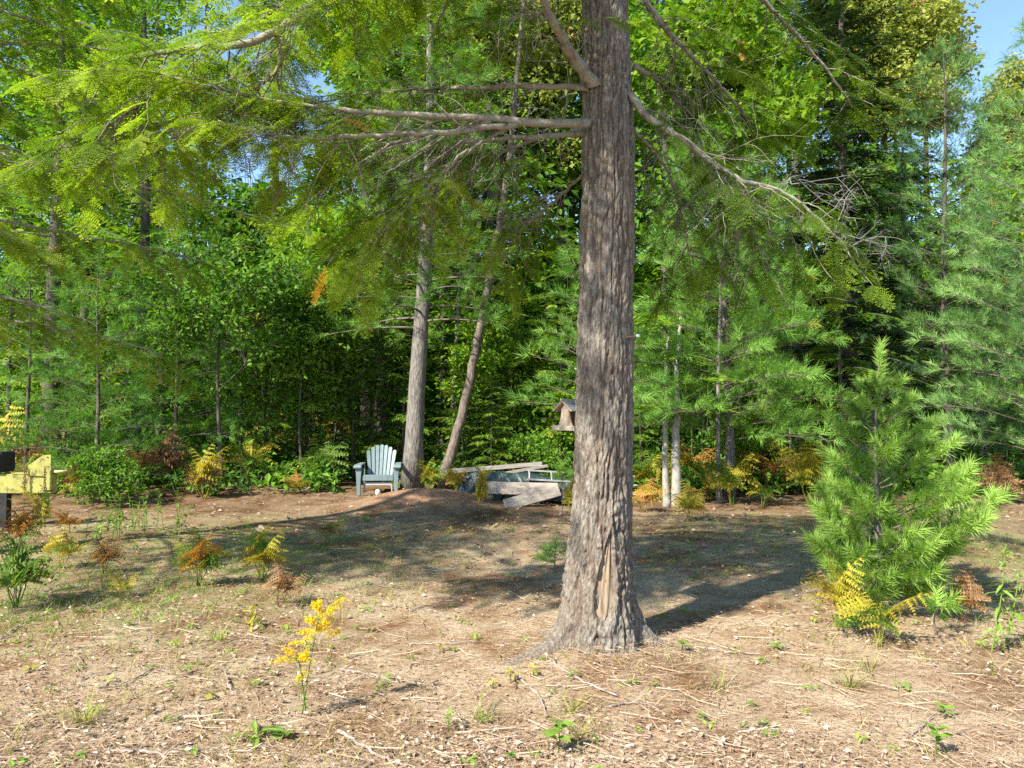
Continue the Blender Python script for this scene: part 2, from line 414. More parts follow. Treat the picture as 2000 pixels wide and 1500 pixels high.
xs = np.unique(np.concatenate([np.linspace(-120, -10, 40), np.linspace(-10, 10, 165), np.linspace(10, 120, 40)]))
ys = np.unique(np.concatenate([np.linspace(-40, 2.5, 30), np.linspace(2.5, 17, 165), np.linspace(17, 160, 60)]))
X, Yg = np.meshgrid(xs, ys)
Z = gz(X, Yg) + .018 * (vn(X * 5, Yg * 5, 0, 3) - .5) + .012 * (vn(X * 13, Yg * 13, 0, 4) - .5)
nx, ny = len(xs), len(ys)
i, j = np.meshgrid(np.arange(ny - 1), np.arange(nx - 1), indexing='ij')
a = (i * nx + j).ravel()
G = Geo(); G.add(np.stack([X, Yg, Z], -1).reshape(-1, 3), np.concatenate([np.stack([a, a + 1, a + nx + 1], -1), np.stack([a, a + nx + 1, a + nx], -1)]))
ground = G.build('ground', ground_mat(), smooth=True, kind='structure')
for nm, val in (('green', green_mask(X, Yg)), ('far_brown', np.clip((Yg - 7.5 + 2.5 * (vn(X * .6, Yg * .6, 0, 91) - .5)) / 4.5, 0, 1)), ('soil', .85 * np.exp(-(((X + 1.45) / .8) ** 2 + ((Yg - 11.9) / .45) ** 2)))):
    at_ = ground.data.attributes.new(nm, 'FLOAT', 'POINT'); at_.data.foreach_set('value', val.astype(np.float32).ravel())

# ------------------------------------------------------------------ main hemlock
TX, TY = 0.62, 5.3
tz = float(gz(TX, TY)) - .03
main = thing('hemlock_tree', 'big hemlock with thick furrowed trunk, bare wood scar and flared roots in the clearing', 'tree', (TX, TY, tz))

def bark_mat():
    m, nt, b, out = new_mat('furrowed_hemlock_bark')
    tc = nt.nodes.new('ShaderNodeTexCoord'); mp = nt.nodes.new('ShaderNodeMapping'); mp.inputs['Scale'].default_value = (1, 1, .33)
    nt.links.new(tc.outputs['Object'], mp.inputs[0])
    n = nt.nodes.new('ShaderNodeTexNoise'); n.inputs['Scale'].default_value = 48; n.inputs['Detail'].default_value = 9; n.inputs['Roughness'].default_value = .8
    nt.links.new(mp.outputs[0], n.inputs[0])
    r = ramp(nt, [(.34, (.06, .052, .042)), (.5, (.165, .146, .118)), (.64, (.31, .28, .235))]); nt.links.new(n.outputs[0], r.inputs[0])
    n3 = nt.nodes.new('ShaderNodeTexNoise'); n3.inputs['Scale'].default_value = 2.3; n3.inputs['Detail'].default_value = 4
    nt.links.new(tc.outputs['Object'], n3.inputs[0])
    r3 = ramp(nt, [(.35, (.95, .88, .82)), (.6, (1, 1, 1)), (.75, (.88, .96, .88))]); nt.links.new(n3.outputs[0], r3.inputs[0])
    mu = nt.nodes.new('ShaderNodeMix'); mu.data_type = 'RGBA'; mu.blend_type = 'MULTIPLY'; mu.inputs[0].default_value = 1
    nt.links.new(r.outputs[0], mu.inputs[6]); nt.links.new(r3.outputs[0], mu.inputs[7])
    fa_ = nt.nodes.new('ShaderNodeAttribute'); fa_.attribute_name = 'furrow'
    fm = nt.nodes.new('ShaderNodeMath'); fm.operation = 'MULTIPLY'; fm.inputs[1].default_value = .75; nt.links.new(fa_.outputs['Fac'], fm.inputs[0])
    mf = nt.nodes.new('ShaderNodeMix'); mf.data_type = 'RGBA'; nt.links.new(fm.outputs[0], mf.inputs[0]); nt.links.new(mu.outputs[2], mf.inputs[6]); mf.inputs[7].default_value = (.10, .065, .045, 1)
    nt.links.new(mf.outputs[2], b.inputs['Base Color'])
    b.inputs['Roughness'].default_value = .92; b.inputs['Specular IOR Level'].default_value = .15
    v = nt.nodes.new('ShaderNodeTexNoise'); v.inputs['Scale'].default_value = 60; v.inputs['Detail'].default_value = 6
    nt.links.new(mp.outputs[0], v.inputs[0])
    bp = nt.nodes.new('ShaderNodeBump'); bp.inputs['Strength'].default_value = 1.0; bp.inputs['Distance'].default_value = .02
    nt.links.new(v.outputs[0], bp.inputs['Height']); nt.links.new(bp.outputs[0], b.inputs['Normal'])
    return m
M['bark_main'] = bark_mat()

prof_z = np.array([-.06, 0, .06, .14, .25, .38, .55, .75, 1.0, 1.5, 2.2, 3.3, 4.2, 4.6])
prof_r = np.array([.30, .29, .28, .268, .252, .238, .222, .205, .196, .192, .185, .177, .158, .15])
prof_x = np.array([-.02, -.02, -.02, -.025, -.03, -.03, -.022, -.012, 0, .01, .025, .045, .03, .02])
ROOTS = [(-2.62, .46, .21), (-2.05, .06, .2), (-1.45, .03, .15), (-.95, .05, .16), (-.22, .26, .15), (.6, .2, .3), (1.5, .22, .35), (2.6, .22, .3)]
def trunk_surface(th, z, bark=True, dent=True, ret=False):
    r = np.interp(z, prof_z, prof_r)
    flare = 0
    for a0, amp, w in ROOTS:
        d = (th - a0 + PI) % (2 * PI) - PI
        flare = flare + amp * np.exp(-(d / w) ** 2) * np.exp(-np.maximum(z + .04, 0) / .085)
    r = r + flare + .012 * (vn(np.cos(th) * 2, np.sin(th) * 2, z * 1.3, 31) - .5)
    cx, cy = np.cos(th), np.sin(th)
    if bark:
        wx = .35 * (vn(cx * 6, cy * 6, z * 6, 32) - .5)
        k = 5.2
        n1 = vn(cx * k + wx, cy * k + wx, z * 3.4 + 3 * wx, 33)
        n2 = vn(cx * k * 2.1 + wx, cy * k * 2.1, z * 12 + 2 * wx, 34)
        n3 = vn(cx * k * 4.2, cy * k * 4.2, z * 36, 35)
        f1 = np.exp(-((n1 - .5) / .075) ** 2); f2 = np.exp(-((n2 - .5) / .09) ** 2)
        amp = np.clip(1.15 - .1 * z, .55, 1.1)
        r = r - amp * (.019 * f1 + .010 * f2) + amp * (.012 * (n2 - .5) + .016 * (n3 - .5)) + .006
        if ret: return np.clip(f1 * .8 + f2 * .35, 0, 1)
    if dent:
        d = (th - (-PI / 2 + .10) + PI) % (2 * PI) - PI
        lean = .10 * (z - .48) / .3
        q = np.sqrt(((d - lean) / (.20 + .15 * np.clip((.55 - z) / .35, -.5, 1))) ** 2 + ((z - .47) / .29) ** 2)
        r = r + .014 * np.exp(-((q - 1.18) / .16) ** 2) - .030 * np.clip((1.08 - q) / .14, 0, 1)
    return r
def trunk_xyz(th, z, **k):
    r = trunk_surface(th, z, **k)
    return np.stack([TX + np.interp(z, prof_z, prof_x) + r * np.cos(th), TY + r * np.sin(th), tz + .03 + z], -1)

nt_, nz_ = 210, 340
th = np.arange(nt_) / nt_ * 2 * PI
zz = np.concatenate([np.linspace(-.06, .7, 120), np.linspace(.7, 4.6, nz_ - 120)[1:]]); nz_ = len(zz)
TH, ZZ = np.meshgrid(th, zz)
V = trunk_xyz(TH, ZZ).reshape(-1, 3)
i, j = np.meshgrid(np.arange(nz_ - 1), np.arange(nt_), indexing='ij')
a = i * nt_ + j; b_ = i * nt_ + (j + 1) % nt_
F = np.concatenate([np.stack([a, b_, b_ + nt_], -1).reshape(-1, 3), np.stack([a, b_ + nt_, a + nt_], -1).reshape(-1, 3)])
G = Geo(); G.add(V, F)
zt = np.linspace(4.55, 9.5, 24); topc = np.stack([TX + .02 + .1 * np.sin(zt), TY + .05 * np.cos(zt), tz + .03 + zt], -1)
v, f = tube(topc, np.linspace(.148, .02, 24), 20); G.add(v, f)
trunk = G.build('trunk', M['bark_main'], main, (TX, TY, tz), True)
fa = np.zeros(len(trunk.data.vertices), np.float32); fa[:nt_ * nz_] = trunk_surface(TH, ZZ, ret=True).ravel()
at_ = trunk.data.attributes.new('furrow', 'FLOAT', 'POINT'); at_.data.foreach_set('value', fa)

# exposed wood of the scar
m, nt, b, out = new_mat('exposed_scar_wood')
tc = nt.nodes.new('ShaderNodeTexCoord'); mp = nt.nodes.new('ShaderNodeMapping'); mp.inputs['Scale'].default_value = (9, 9, .9)
nt.links.new(tc.outputs['Object'], mp.inputs[0])
n = nt.nodes.new('ShaderNodeTexNoise'); n.inputs['Scale'].default_value = 5; n.inputs['Detail'].default_value = 6; nt.links.new(mp.outputs[0], n.inputs[0])
r = ramp(nt, [(.3, (.10, .065, .04)), (.45, (.18, .13, .08)), (.55, (.24, .19, .13)), (.7, (.26, .15, .06))]); nt.links.new(n.outputs[0], r.inputs[0])
nt.links.new(r.outputs[0], b.inputs['Base Color']); b.inputs['Roughness'].default_value = .75
bp = nt.nodes.new('ShaderNodeBump'); bp.inputs['Strength'].default_value = .6; bp.inputs['Distance'].default_value = .01
nt.links.new(n.outputs[0], bp.inputs['Height']); nt.links.new(bp.outputs[0], b.inputs['Normal'])
u_, w_ = np.meshgrid(np.linspace(-1, 1, 15), np.linspace(-1, 1, 41))
zc = .47 + .285 * w_
hw = (.20 + .15 * np.clip((.55 - zc) / .35, -.5, 1)) * np.sqrt(np.clip(1 - w_ ** 2, 0.0004, 1)) * 1.02
thc = -PI / 2 + .10 + .10 * (zc - .48) / .3 + u_ * hw
rr = trunk_surface(thc, zc, bark=False, dent=False) - .026 + .010 * (1 - u_ ** 2) - .004 * np.cos(u_ * 9)
V = np.stack([TX + np.interp(zc, prof_z, prof_x) + rr * np.cos(thc), TY + rr * np.sin(thc), tz + .03 + zc], -1).reshape(-1, 3)
i, j = np.meshgrid(np.arange(40), np.arange(14), indexing='ij'); a = (i * 15 + j).ravel()
G = Geo(); G.add(V, np.concatenate([np.stack([a, a + 1, a + 16], -1), np.stack([a, a + 16, a + 15], -1)]))
o = G.build('bare_wood_scar', m, main, (TX, TY, tz), True); o['label'] = 'exposed orange-brown wood in a long scar near the base'

def bare_twigs(Wd, p, d, l, r, depth=2):
    d = nrm(d); n = 6
    pts = [p]
    for k in range(n):
        d = nrm(d + rng.normal(0, .16, 3) - UP * .05); pts.append(pts[-1] + d * l / n)
    v, f = tube(pts, np.linspace(r, r * .3, n + 1), 3, False); Wd.add(v, f)
    if depth > 0:
        for k in range(rng.integers(2, 5)):
            q = pts[rng.integers(1, n)]
            bare_twigs(Wd, q, nrm(d + rng.normal(0, .6, 3)), l * rng.uniform(.3, .55), r * .55, depth - 1)

def grow_limb(Wd, Fo, pts, r0, r1, side=.7, start=.25, step=.10, droop=.3, sc=(.18, .32), tint=(.25, .75), bare=6, sides=8, ss=.085, spread=(45, 78)):
    P = crom(pts, 44); P[1:-1] += rng.normal(0, .004, P[1:-1].shape)
    v, f = tube(P, r0 + (r1 - r0) * np.linspace(0, 1, 44) ** .8, sides); Wd.add(v, f)
    seg = np.linalg.norm(np.diff(P, axis=0), axis=1); s = np.concatenate([[0], np.cumsum(seg)]); L = s[-1]
    T = nrm(np.gradient(P, axis=0)); sg = 1; q = start * L
    while q < L:
        p = np.array([np.interp(q, s, P[:, k]) for k in range(3)]); t = nrm(np.array([np.interp(q, s, T[:, k]) for k in range(3)]))
        sd = nrm(np.cross(t, UP)) * sg; an = math.radians(rng.uniform(*spread)); u = q / L
        d = nrm(t * math.cos(an) + sd * math.sin(an) + UP * rng.uniform(-.25, .12))
        l = side * rng.uniform(.45, 1.15) * (1 - .6 * u) + .12
        n = 7; a = np.linspace(0, 1, n)[:, None]
        sp = p + d * l * a - UP * droop * l * a ** 2 + np.cumsum(rng.normal(0, .008, (n, 3)), 0)
        v, f = tube(sp, np.linspace(.0065, .0018, n), 3, False); Wd.add(v, f)
        tn = rng.uniform(*tint); x = .16; g2 = 1
        st = nrm(np.gradient(sp, axis=0))
        while x < 1:
            pp = np.array([np.interp(x, a[:, 0], sp[:, k]) for k in range(3)]); dd = nrm(np.array([np.interp(x, a[:, 0], st[:, k]) for k in range(3)]))
            s2 = nrm(np.cross(dd, UP)) * g2; a2 = math.radians(rng.uniform(38, 65))
            d2 = dd * math.cos(a2) + s2 * math.sin(a2) - UP * rng.uniform(0, .25)
            Fo.put(pp, d2, nrm(UP + rng.normal(0, .22, 3)), rng.uniform(*sc) * (1.05 - .35 * x), tn + rng.uniform(-.12, .12))
            g2 = -g2; x += ss / l * rng.uniform(.7, 1.3)
        Fo.put(sp[-1], st[-1], nrm(UP + rng.normal(0, .2, 3)), rng.uniform(*sc), tn + .05)
        sg = -sg; q += step * rng.uniform(.6, 1.4)
    Fo.put(P[-1], T[-1], UP, sc[1], .6)
    for _ in range(bare):
        k = rng.integers(3, 34); d = nrm(T[k] * rng.uniform(.2, .9) + rng.normal(0, .5, 3) - UP * rng.uniform(0, .5))
        bare_twigs(Wd, P[k], d, rng.uniform(.25, .7), .0045, 1)

def px_poly(l): return [at(x, y, Y) for x, y, Y in l]
LIMBS = [  # pixel path with depth, r0, r1, side length, start, label or None
    ([(1150, 241, 5.12), (1060, 240, 5.0), (950, 230, 4.95), (820, 226, 4.95), (700, 218, 4.9), (610, 208, 4.85), (520, 195, 4.8), (400, 168, 4.75), (300, 142, 4.7)], .033, .008, .7, .5),
    ([(1010, 243, 4.98), (880, 258, 4.8), (800, 262, 4.7), (700, 266, 4.6), (600, 272, 4.5), (530, 262, 4.45), (430, 245, 4.4), (330, 262, 4.35)], .021, .006, .5, .62),
    ([(960, 238, 4.95), (880, 255, 5.1), (800, 272, 5.25), (740, 288, 5.4), (690, 318, 5.5), (650, 352, 5.6), (600, 400, 5.7)], .020, .005, .45, .45),
    ([(1150, 172, 5.2), (1040, 169, 5.3), (940, 171, 5.45), (850, 173, 5.6), (760, 178, 5.7), (690, 186, 5.8), (560, 215, 5.9)], .024, .006, .6, .4),
    ([(1160, 168, 5.15), (1120, 110, 5.0), (1085, 50, 4.85), (1060, -5, 4.75), (1020, -110, 4.5), (960, -200, 4.3)], .048, .014, .6, .3),
    ([(1170, -260, 5.2), (950, -150, 5.0), (760, -55, 4.85), (620, 5, 4.75), (560, 50, 4.7), (470, 86, 4.65), (370, 97, 4.6), (250, 112, 4.55), (150, 150, 4.5)], .05, .010, .85, .32),
    ([(1150, 262, 5.25), (1010, 270, 5.5), (900, 282, 5.7), (850, 322, 5.8), (775, 395, 5.9), (700, 445, 6.0), (640, 520, 6.05)], .022, .006, .55, .35),
    ([(1150, 330, 5.3), (1100, 378, 5.6), (1040, 430, 5.75), (1000, 470, 5.8), (985, 515, 5.85)], .013, .005, .35, .5),
    ([(1228, 180, 5.2), (1262, 225, 5.15), (1325, 268, 5.1), (1400, 322, 5.05), (1450, 352, 5.0), (1530, 376, 5.0), (1600, 430, 5.0), (1650, 485, 5.0)], .030, .007, .6, .2),
    ([(1215, -80, 5.2), (1280, 30, 5.3), (1340, 100, 5.5), (1410, 170, 5.7), (1470, 250, 5.9)], .028, .007, .6, .3),
    ([(1240, 130, 5.3), (1300, 170, 5.8), (1360, 260, 6.2), (1400, 380, 6.5)], .02, .006, .6, .35),
    ([(540, 70, 4.7), (545, 130, 4.8), (470, 190, 4.9), (380, 250, 5.0), (300, 300, 5.05)], .014, .005, .55, .2),
    ([(1150, 250, 5.35), (1010, 285, 5.8), (890, 355, 6.2), (800, 430, 6.5), (740, 500, 6.6)], .018, .005, .6, .3),
    ([(1000, 245, 5.0), (905, 300, 5.05), (830, 375, 5.1), (760, 440, 5.1), (700, 520, 5.1)], .014, .004, .5, .3),
    ([(1238, 250, 5.35), (1300, 330, 5.7), (1335, 430, 5.9), (1350, 530, 6.1)], .014, .004, .5, .3),
    ([(1400, 322, 5.05), (1440, 400, 5.3), (1475, 470, 5.4), (1500, 540, 5.5)], .013, .004, .5, .2),
    ([(320, 150, 4.7), (270, 205, 4.6), (200, 250, 4.55), (100, 300, 4.5)], .012, .004, .55, .1),
]
for pts, r0, r1, side, st in LIMBS:
    Wd, Fo = Geo(), Fol()
    right = pts[-1][0] > 1250  # right-hand sprays tinted darker: the crown's shaded side put into the colour
    grow_limb(Wd, Fo, px_poly(pts), r0, r1, side, st, step=.13 if right else .086, tint=(.15, .55) if right else (.3, .85), bare=26)
    lo = Wd.build('limb', M['limb'], main, (TX, TY, tz), True)
    Fo.geo(FINE).build('needle_sprays', M['hemlock'], lo, (TX, TY, tz), kind='stuff')
# dead grey twigs on the right limb
Wd = Geo()
for px, py, Y in ((1545, 360, 5), (1560, 350, 5), (1610, 440, 5), (1630, 460, 5), (1640, 480, 5), (1650, 490, 5), (1600, 430, 5)):
    for _ in range(2): bare_twigs(Wd, at(px, py, Y), np.array([rng.uniform(-.1, .9), rng.normal(0, .4), rng.uniform(-.5, .8)]), rng.uniform(.3, .5), .005, 2)
Wd.build('dead_twigs', noisy_mat('dead_twig', (.13, .12, .11), (.25, .24, .22), 9), main, (TX, TY, tz), True, 'stuff')
# limbs above the frame: some hang back into it, others only added for shade
up_limbs = []
for k in range(10):
    z0 = rng.uniform(4.2, 6.6); az = rng.uniform(2.0, 3.4) if k < 9 else rng.uniform(0, 1.7)
    L = rng.uniform(2.3, 3.6) if k < 9 else rng.uniform(1.6, 2.6)
    d = np.array([math.cos(az), math.sin(az) * .75, 0]); e = rng.uniform(.5, .85)
    b0 = np.array([TX, TY, z0])
    up_limbs.append(([b0, b0 + d * L * .3 + UP * .18, b0 + d * L * .6 + UP * (.1 - .2 * e), b0 + d * L * .85 - UP * .55 * e, b0 + d * L - UP * .95 * e], k < 9))
for k in range(6):  # sunward limbs above view, added to shade the trunk
    z0 = 4.5 + .3 * k; az = rng.uniform(3.6, 4.15); L = rng.uniform(1.7, 2.2); d = np.array([math.cos(az), math.sin(az), 0]); b0 = np.array([TX, TY, z0])
    up_limbs.append(([b0, b0 + d * L * .3 + UP * .25, b0 + d * L * .6 + UP * .35, b0 + d * L * .85 + UP * .3, b0 + d * L + UP * .15], True))
for k in range(4):  # longer drooping set added out of view for more shade on the trunk
    z0 = 4.75 + .22 * k; az = 3.78 + .08 * k; L = 3.2 - .2 * k; d = np.array([math.cos(az), math.sin(az), 0]); b0 = np.array([TX, TY, z0])
    up_limbs.append(([b0, b0 + d * L * .3 + UP * .05, b0 + d * L * .6 - UP * .25, b0 + d * L * .85 - UP * .6, b0 + d * L - UP * .85], True))
for q_, (pts, left) in enumerate(up_limbs):
    Wd, Fo = Geo(), Fol()
    grow_limb(Wd, Fo, pts, .035, .007, .75, .3, step=.15, ss=.1, tint=(.3, .85) if left else (.1, .5), bare=6, sides=6)  # darker needle tint on the right limb paints its shaded side
    lo = Wd.build('limb', M['limb'], main, (TX, TY, tz), True)
    Fo.geo(MID if q_ < 10 else COARSE).build('needle_sprays', M['hemlock'], lo, (TX, TY, tz), kind='stuff')

# ------------------------------------------------------------------ other trees
def conifer(name, label, base, h, r0, cb, cr, nbr, kind, mat, bark, tint=(.2, .8), sc=.5, rise=.1, droop=.25, shape=.8, lean=(0, 0), cat='tree', dens=1.0, az=None, group=None, sides=8, dead=0):
    base = np.asarray(base, float); t = thing(name, label, cat, base, 0, group)
    Wd, Fo = Geo(), Fol()
    k = 14; u = np.linspace(0, 1, k)
    C = np.stack([base[0] + lean[0] * u + .03 * h / 6 * np.sin(u * 7 + base[0]), base[1] + lean[1] * u, base[2] - .05 + (h + .05) * u], -1)
    v, f = tube(C, r0 * (1 - .93 * u) + r0 * .35 * np.exp(-u * h / .25), sides); Wd.add(v, f)
    tr = Wd.build('trunk', bark, t, base, True)
    Wb = Geo(); a0 = rng.uniform(0, 6)
    for q in range(nbr):
        w = ((q + rng.uniform(0, .8)) / nbr) ** .9; z = cb + (h * .985 - cb) * w
        p = np.array([np.interp(z / h, u, C[:, j]) for j in range(3)])
        aa = a0 + q * 2.39996 + rng.normal(0, .3)
        if az is not None: aa = rng.uniform(*az)
        L = cr * ((1 - w) ** shape * rng.uniform(.65, 1.12)) + .12
        d = np.array([math.cos(aa), math.sin(aa), rise + .5 * w]); n = 7; s = np.linspace(0, 1, n)[:, None]
        bp_ = p + d * L * s - UP * droop * L * s ** 2
        v, f = tube(bp_, np.linspace(max(.006, r0 * .16 * (1 - w)), .003, n), 4, False); Wb.add(v, f)
        T = nrm(np.gradient(bp_, axis=0)); tn = rng.uniform(*tint)
        if kind == 'pine':
            x = .25; g = 1
            while x <= 1.0:
                pp = np.array([np.interp(x, s[:, 0], bp_[:, j]) for j in range(3)]); tt = T[min(n - 1, int(x * n))]
                sd = nrm(np.cross(tt, UP)) * g; l = L * .42 * (1.08 - x) * rng.uniform(.6, 1.2) + .08
                d2 = nrm(tt * .75 + sd * .75 + UP * rng.uniform(.0, .45)); e = pp + d2 * l
                v, f = tube([pp, pp + d2 * l * .5, e], [.004, .003, .002], 3, False); Wb.add(v, f)
                m = max(1, int(l / (.16 * sc / .28)))
                for r_ in range(m):
                    y = 1 - r_ / m * .8
                    dd = nrm(d2 + rng.normal(0, .35, 3) + UP * .2)
                    Fo.put(pp + d2 * l * y + rng.normal(0, .02, 3), dd, nrm(rng.normal(0, 1, 3) + UP * .1), sc * rng.uniform(.75, 1.2), tn + rng.uniform(-.2, .2))
                g = -g; x += .16 / L / dens * rng.uniform(.6, 1.3) * (sc / .28)
            Fo.put(bp_[-1], T[-1], UP, sc * 1.1, tn + .1)
        else:
            x = .12; g = 1
            while x <= 1.0:
                pp = np.array([np.interp(x, s[:, 0], bp_[:, j]) for j in range(3)]); tt = T[min(n - 1, int(x * n))]
                sd = nrm(np.cross(tt, UP)) * g; an = rng.uniform(.7, 1.15)
                d2 = nrm(tt * math.cos(an) + sd * math.sin(an) - UP * rng.uniform(0, .3 if kind == 'hemlock' else .1))
                l = sc * rng.uniform(.65, 1.2) * (1.1 - .45 * x) * min(1, .45 + L)
                Fo.put(pp, d2, nrm(UP + rng.normal(0, .28, 3)), l, tn + rng.uniform(-.15, .15))
                g = -g; x += sc * .26 / L / dens * rng.uniform(.6, 1.4)
            Fo.put(bp_[-1], T[-1], nrm(UP + rng.normal(0, .2, 3)), sc * .7, tn + .12)
    # leader
    for q in range(3): Fo.put(C[-1] - UP * .08 * q, nrm(UP + rng.normal(0, .12, 3)), rng.normal(0, 1, 3), sc * .8, tint[1])
    for q in range(dead):
        z = rng.uniform(.25, 1) * cb; aa = rng.uniform(0, 6.3); p = np.array([np.interp(z / h, u, C[:, j]) for j in range(3)])
        bare_twigs(Wb, p, np.array([math.cos(aa), math.sin(aa), rng.uniform(-.2, .2)]), rng.uniform(.4, 1.0), .007, 1)
    Wb.build('branches', M['twig'], t, base, True, 'stuff')
    tm = {'pine': TUFT, 'hemlock': COARSE, 'fir': FIRS}[kind]
    Fo.geo(tm).build('needles', mat, t, base, kind='stuff')
    return t

def copy_tree(src, label, base, sc, rz):
    r = src.copy(); COL.objects.link(r); r.location = tuple(float(c) for c in base); r.rotation_euler = (0, 0, rz); r.scale = (sc, sc, sc); r['label'] = label
    for ch in list(src.children):
        c = ch.copy(); COL.objects.link(c); c.parent = r
    return r

def crown_points(lobes, n, hollow=.35):
    vol = np.array([l[3] * l[4] for l in lobes]); vol = vol ** 1.3 / (vol ** 1.3).sum()
    k = rng.choice(len(lobes), n, p=vol); L = np.array(lobes)[k]
    d = nrm(rng.normal(0, 1, (n, 3))); r = (hollow + (1 - hollow) * rng.uniform(0, 1, n) ** .6) * (1 + .25 * rng.normal(0, .5, n))
    return L[:, :3] + d * r[:, None] * np.stack([L[:, 3], L[:, 3], L[:, 4]], -1), d

def broadleaf(name, label, base, h, r0, lobes, ncl, sc, mat, bark, tms, tint=(.2, .8), lean=(0, 0), cat='tree', flat=.95, group=None):
    base = np.asarray(base, float); t = thing(name, label, cat, base, 0, group)
    Wd, Wb, Fo = Geo(), Geo(), Fol()
    u = np.linspace(0, 1, 12)
    C = np.stack([base[0] + lean[0] * u ** 1.3 + .05 * np.sin(u * 6 + base[1]), base[1] + lean[1] * u, base[2] - .05 + h * u], -1)
    v, f = tube(C, r0 * (1 - .9 * u) + r0 * .3 * np.exp(-u * h / .25), 8); Wd.add(v, f)
    Wd.build('trunk', bark, t, base, True)
    for l in lobes:
        c = np.array(l[:3]); z = np.clip((c[2] - base[2] - l[3] * .9) / h, .15, .95)
        p = np.array([np.interp(z, u, C[:, j]) for j in range(3)])
        mid_ = (p + c) / 2 + rng.normal(0, .08 * l[3], 3)
        v, f = tube(crom([p, mid_, c], 10), np.linspace(r0 * .35 * (1 - .6 * z), .008, 10), 5, False); Wb.add(v, f)
        for q in range(7):
            e = c + nrm(rng.normal(0, 1, 3) * [1, 1, .7]) * [l[3] * .9, l[3] * .9, l[4] * .9]
            v, f = tube(crom([mid_ * .4 + c * .6, (c + e) / 2 + UP * .08, e], 6), np.linspace(.012, .003, 6), 3, False); Wb.add(v, f)
    P, d = crown_points(lobes, ncl)
    tl = rng.uniform(*tint, ncl)
    for p, dd, q in zip(P, d, tl):
        Fo.put(p, nrm(dd * [1, 1, .2] + rng.normal(0, .6, 3) * [1, 1, .3]), nrm(UP + rng.normal(0, flat, 3)), sc * rng.uniform(.7, 1.3), q)
    Wb.build('branches', M['twig'], t, base, True, 'stuff')
    Fo.geo(tms).build('leaves', mat, t, base, kind='stuff')
    return t

# --- hemlock just beyond the frame's side whose limbs reach in
HB = gpos(-380, 7.2)
left_h = thing('hemlock_tree', 'hemlock with sunlit yellow-green sprays reaching in at the far-left edge', 'tree', HB)
Wd = Geo(); u = np.linspace(0, 1, 16)
v, f = tube(np.stack([HB[0] + .1 * np.sin(u * 5), np.full(16, HB[1]), HB[2] - .05 + 11 * u], -1), .17 * (1 - .9 * u) + .08 * np.exp(-u * 40), 14); Wd.add(v, f)
Wd.build('trunk', M['bark_grey'], left_h, HB, True)
for k in range(17):
    z0 = 2.35 + 4.6 * k / 17 + rng.uniform(-.1, .1); az = rng.uniform(-1.15, .75); L = rng.uniform(2.3, 3.6) * (1.0 - .2 * k / 20)
    d = np.array([math.cos(az), math.sin(az), 0]); b0 = HB + UP * z0; e = rng.uniform(.35, .8)
    Wd, Fo = Geo(), Fol()
    grow_limb(Wd, Fo, [b0, b0 + d * L * .3 + UP * .12, b0 + d * L * .6 + UP * .0, b0 + d * L * .85 - UP * .3 * e, b0 + d * L - UP * .6 * e], .028, .006, .75, .28, step=.15, ss=.105, tint=(.35, .95), bare=3, sides=6, sc=(.2, .34))
    lo = Wd.build('limb', M['limb'], left_h, HB, True)
    Fo.geo(MID).build('needle_sprays', M['hemlock'], lo, HB, kind='stuff')

for k in range(15):  # outer limbs added for the shade they cast on the mid-ground, mostly unseen
    z0 = 3.9 + 3.6 * (k % 15) / 15 + (1.2 if k >= 15 else 0); az = (rng.uniform(-1.6, -.75) if k % 4 else rng.uniform(-.6, .6)) if k < 15 else rng.uniform(1.0, 3.3); L = rng.uniform(3.0, 4.8)
    d = np.array([math.cos(az), math.sin(az), 0]); b0 = HB + UP * z0
    Wd, Fo = Geo(), Fol()
    grow_limb(Wd, Fo, [b0, b0 + d * L * .3 + UP * .2, b0 + d * L * .65 + UP * .15, b0 + d * L - UP * .15], .028, .006, .7, .3, step=.2, ss=.12, tint=(.35, .9), bare=0, sides=5, sc=(.22, .36))
    lo = Wd.build('limb', M['limb'], left_h, HB, True)
    Fo.geo(COARSE).build('needle_sprays', M['hemlock'], lo, HB, kind='stuff')

